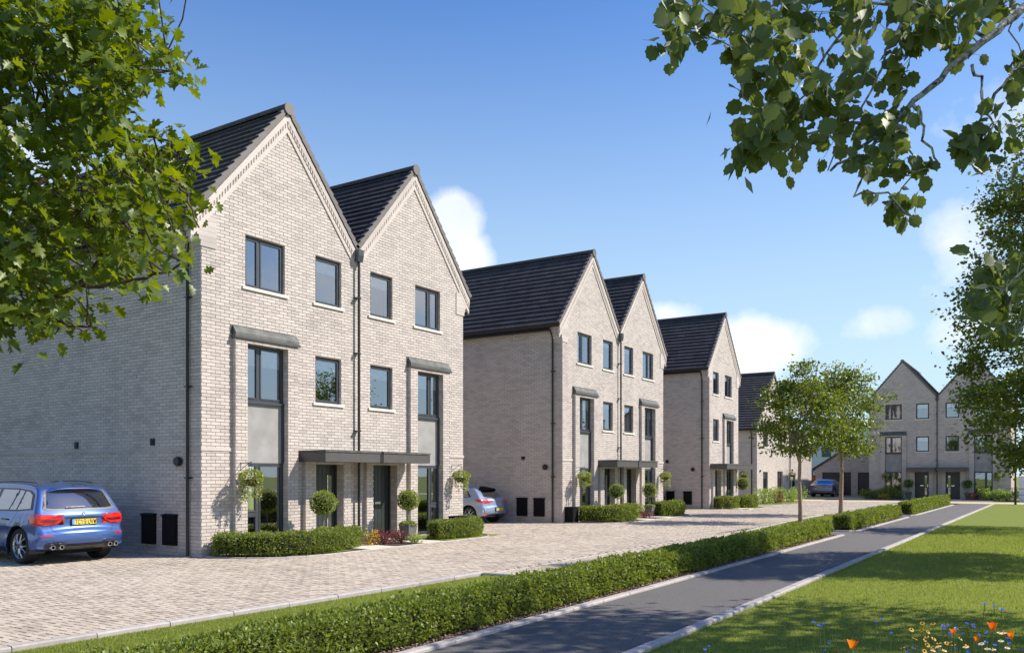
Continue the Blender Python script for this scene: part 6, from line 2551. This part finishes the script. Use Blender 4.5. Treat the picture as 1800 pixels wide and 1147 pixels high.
def flower(kind, px, py, d, label, group, size, face=None):
    p = at(px, py, d)
    h = p[2]
    lean = random.uniform(-.06, .06)
    root = empty(kind, (p[0] - lean, p[1] - lean * .3, 0), 0, label, 'flower', group)
    stem_mesh(h, lean).build('stem', M['stem'], root)
    top = np.array([lean, lean * .3, h])
    up = np.array([random.uniform(-.35, .35), random.uniform(-.35, .35), 1.0])
    if face is not None:
        up = np.array(face, float)
    up /= np.linalg.norm(up)
    a_ = np.cross(up, [0, 1, 0.1])
    a_ /= np.linalg.norm(a_)
    b_ = np.cross(up, a_)
    if kind == 'poppy':
        for k in range(4):
            t = k * PI / 2 + random.uniform(-.2, .2)
            op = random.uniform(.35, .55)
            mb = MB()
            vs, fs = [], []
            for i in range(5):
                v = i / 4
                for j in range(5):
                    u = (j / 4 - .5) * 2
                    w = .72 * math.sin(min(1, v * 1.1 + .12) * PI * .55)
                    ang = t + u * w * 1.0
                    rad = size * (op * v ** .8 + .02) * (1 - .1 * u * u)
                    hgt = size * v * (1 - .12 * u * u)
                    q = top + (a_ * math.cos(ang) + b_ * math.sin(ang)) * rad + up * hgt
                    vs.append(q)
            for i in range(4):
                for j in range(4):
                    fs.append((i * 5 + j, i * 5 + j + 1, i * 5 + 6 + j, i * 5 + 5 + j))
            mb.add(vs, fs)
            mb.build('petal', M['poppy'], root, smooth=True)
        MB().lathe([(.001, -.01), (size * .12, -.006), (size * .10, .004)], tuple(top), 8).build('calyx', M['stem'], root)
    else:
        npet, mat, cen = {'cornflower': (9, 'cornblue', 'cornblue'), 'coreopsis': (8, 'daisyy', 'flowerhub'), 'daisy': (12, 'daisyw', 'daisyy')}[kind]
        mb = MB()
        for k in range(npet):
            t = 2 * PI * k / npet + random.uniform(-.1, .1)
            dr = a_ * math.cos(t) + b_ * math.sin(t)
            sd = -a_ * math.sin(t) + b_ * math.cos(t)
            L = size * random.uniform(.42, .55)
            w = L * PI / npet * 1.15
            q0, q1, q2 = top + dr * size * .06, top + dr * L * .75 + up * L * .18, top + dr * L + up * L * (.25 if kind == 'cornflower' else .05)
            mb.add([q0, q1 - sd * w, q2 - sd * w * .5, q2 + sd * w * .5, q1 + sd * w], [(0, 1, 2, 3, 4)])
        mb.build('petals', M[mat], root)
        MB().lathe([(.001, .012), (size * .10, .008), (size * .13, -.002), (size * .05, -.01)], tuple(top), 8).build('flower_centre', M[cen], root)
    return root


fg = 'wild flowers in the bottom right corner'
for px, py, d, s, l in [(1745, 1110, 4.7, .056, 'tallest orange poppy standing closed above the other wild flowers'), (1497, 1142, 4.4, .055, 'orange poppy alone at the bottom edge, leftmost of the poppies'),
                        (1677, 1116, 4.8, .040, 'small orange poppy left of the tallest poppy'), (1716, 1130, 4.7, .042, 'open orange poppy just below the tallest poppy'), (1778, 1124, 4.6, .046, 'wide orange poppy at the right edge')]:
    flower('poppy', px, py, d, l, fg, s, face=(random.uniform(-.15, .15), random.uniform(-.1, .1), 1))
corn = [(1430, 1093), (1440, 1099), (1447, 1096), (1550, 1087), (1541, 1092), (1566, 1112), (1731, 1060), (1748, 1064), (1761, 1070), (1657, 1099), (1667, 1099), (1660, 1105), (1669, 1112), (1671, 1118), (1691, 1113), (1699, 1095),
        (1710, 1097), (1711, 1101), (1680, 1104), (1721, 1115), (1734, 1112), (1494, 1127), (1457, 1130), (1451, 1142), (1606, 1139), (1596, 1145), (1680, 1139), (1700, 1145), (1771, 1121), (1774, 1130), (1750, 1133), (1734, 1128), (1720, 1131), (1796, 1141), (1240, 1141), (1246, 1135)]
for px, py in corn:
    flower('cornflower', px + random.uniform(-1, 1), py, random.uniform(5.6, 6.6), 'small blue cornflower among the wild flowers at the bottom right', 'blue cornflowers', .030)
cor = [(1602, 1106), (1621, 1095), (1640, 1096), (1620, 1107), (1631, 1110), (1626, 1125), (1608, 1122), (1629, 1119), (1641, 1122), (1650, 1130), (1664, 1130), (1670, 1128), (1688, 1122), (1587, 1138), (1640, 1138), (1655, 1141), (1625, 1144), (1700, 1134), (1760, 1113), (1630, 1133), (1676, 1133)]
for px, py in cor:
    flower('coreopsis', px, py, random.uniform(5.2, 6.2), 'small yellow flower with a dark centre among the wild flowers', 'yellow dark-centred flowers', .033, face=(random.uniform(-.5, .9), random.uniform(-.9, .2), .8))
for px, py in [(1757, 1112), (1764, 1112), (1725, 1131), (1759, 1126), (1697, 1137), (1649, 1136), (1660, 1143), (1735, 1140), (1745, 1141), (1640, 1143), (1770, 1138)]:
    flower('daisy', px, py, random.uniform(4.8, 5.6), 'small cream daisy among the wild flowers at the bottom right', 'cream daisies', .036)
n = 2600
pxs = np.where(rng.random(n) < .75, rng.normal(1690, 90, n), rng.uniform(1150, 1800, n))
ds = rng.uniform(4.6, 6.8, n)
pt = np.stack([at(a, 1100, b) for a, b in zip(pxs, ds)])
top = rng.uniform(.18, .52, n)
ok = (pt[:, 0] > -3.4)
pt, top = pt[ok], top[ok]
n = len(pt)
pt[:, 2] = 0
dv = np.concatenate([rng.normal(0, .16, (n, 2)), np.ones((n, 1))], 1)
an = rng.uniform(0, PI, n)
wv = np.stack([np.cos(an), np.sin(an), 0 * an], 1) * .0028
V = np.stack([pt - wv, pt + wv, pt + dv * top[:, None] * .6 + wv * .7, pt + dv * top[:, None] * .6 - wv * .7, pt + (dv + rng.normal(0, .12, (n, 3))) * top[:, None]], 1).reshape(-1, 3)
b = (np.arange(n) * 5)[:, None]
fs = [tuple(f) for f in np.concatenate([b + np.array([0, 1, 2, 3])], 0)] + [tuple(f) for f in np.concatenate([b + np.array([3, 2, 4])], 0)]
obj('meadow_grass', mesh_np('meadow_grass', V, fs, M['blade']), None, kind='stuff', label='taller grass blades and leaves among the wild flowers', category='grass')
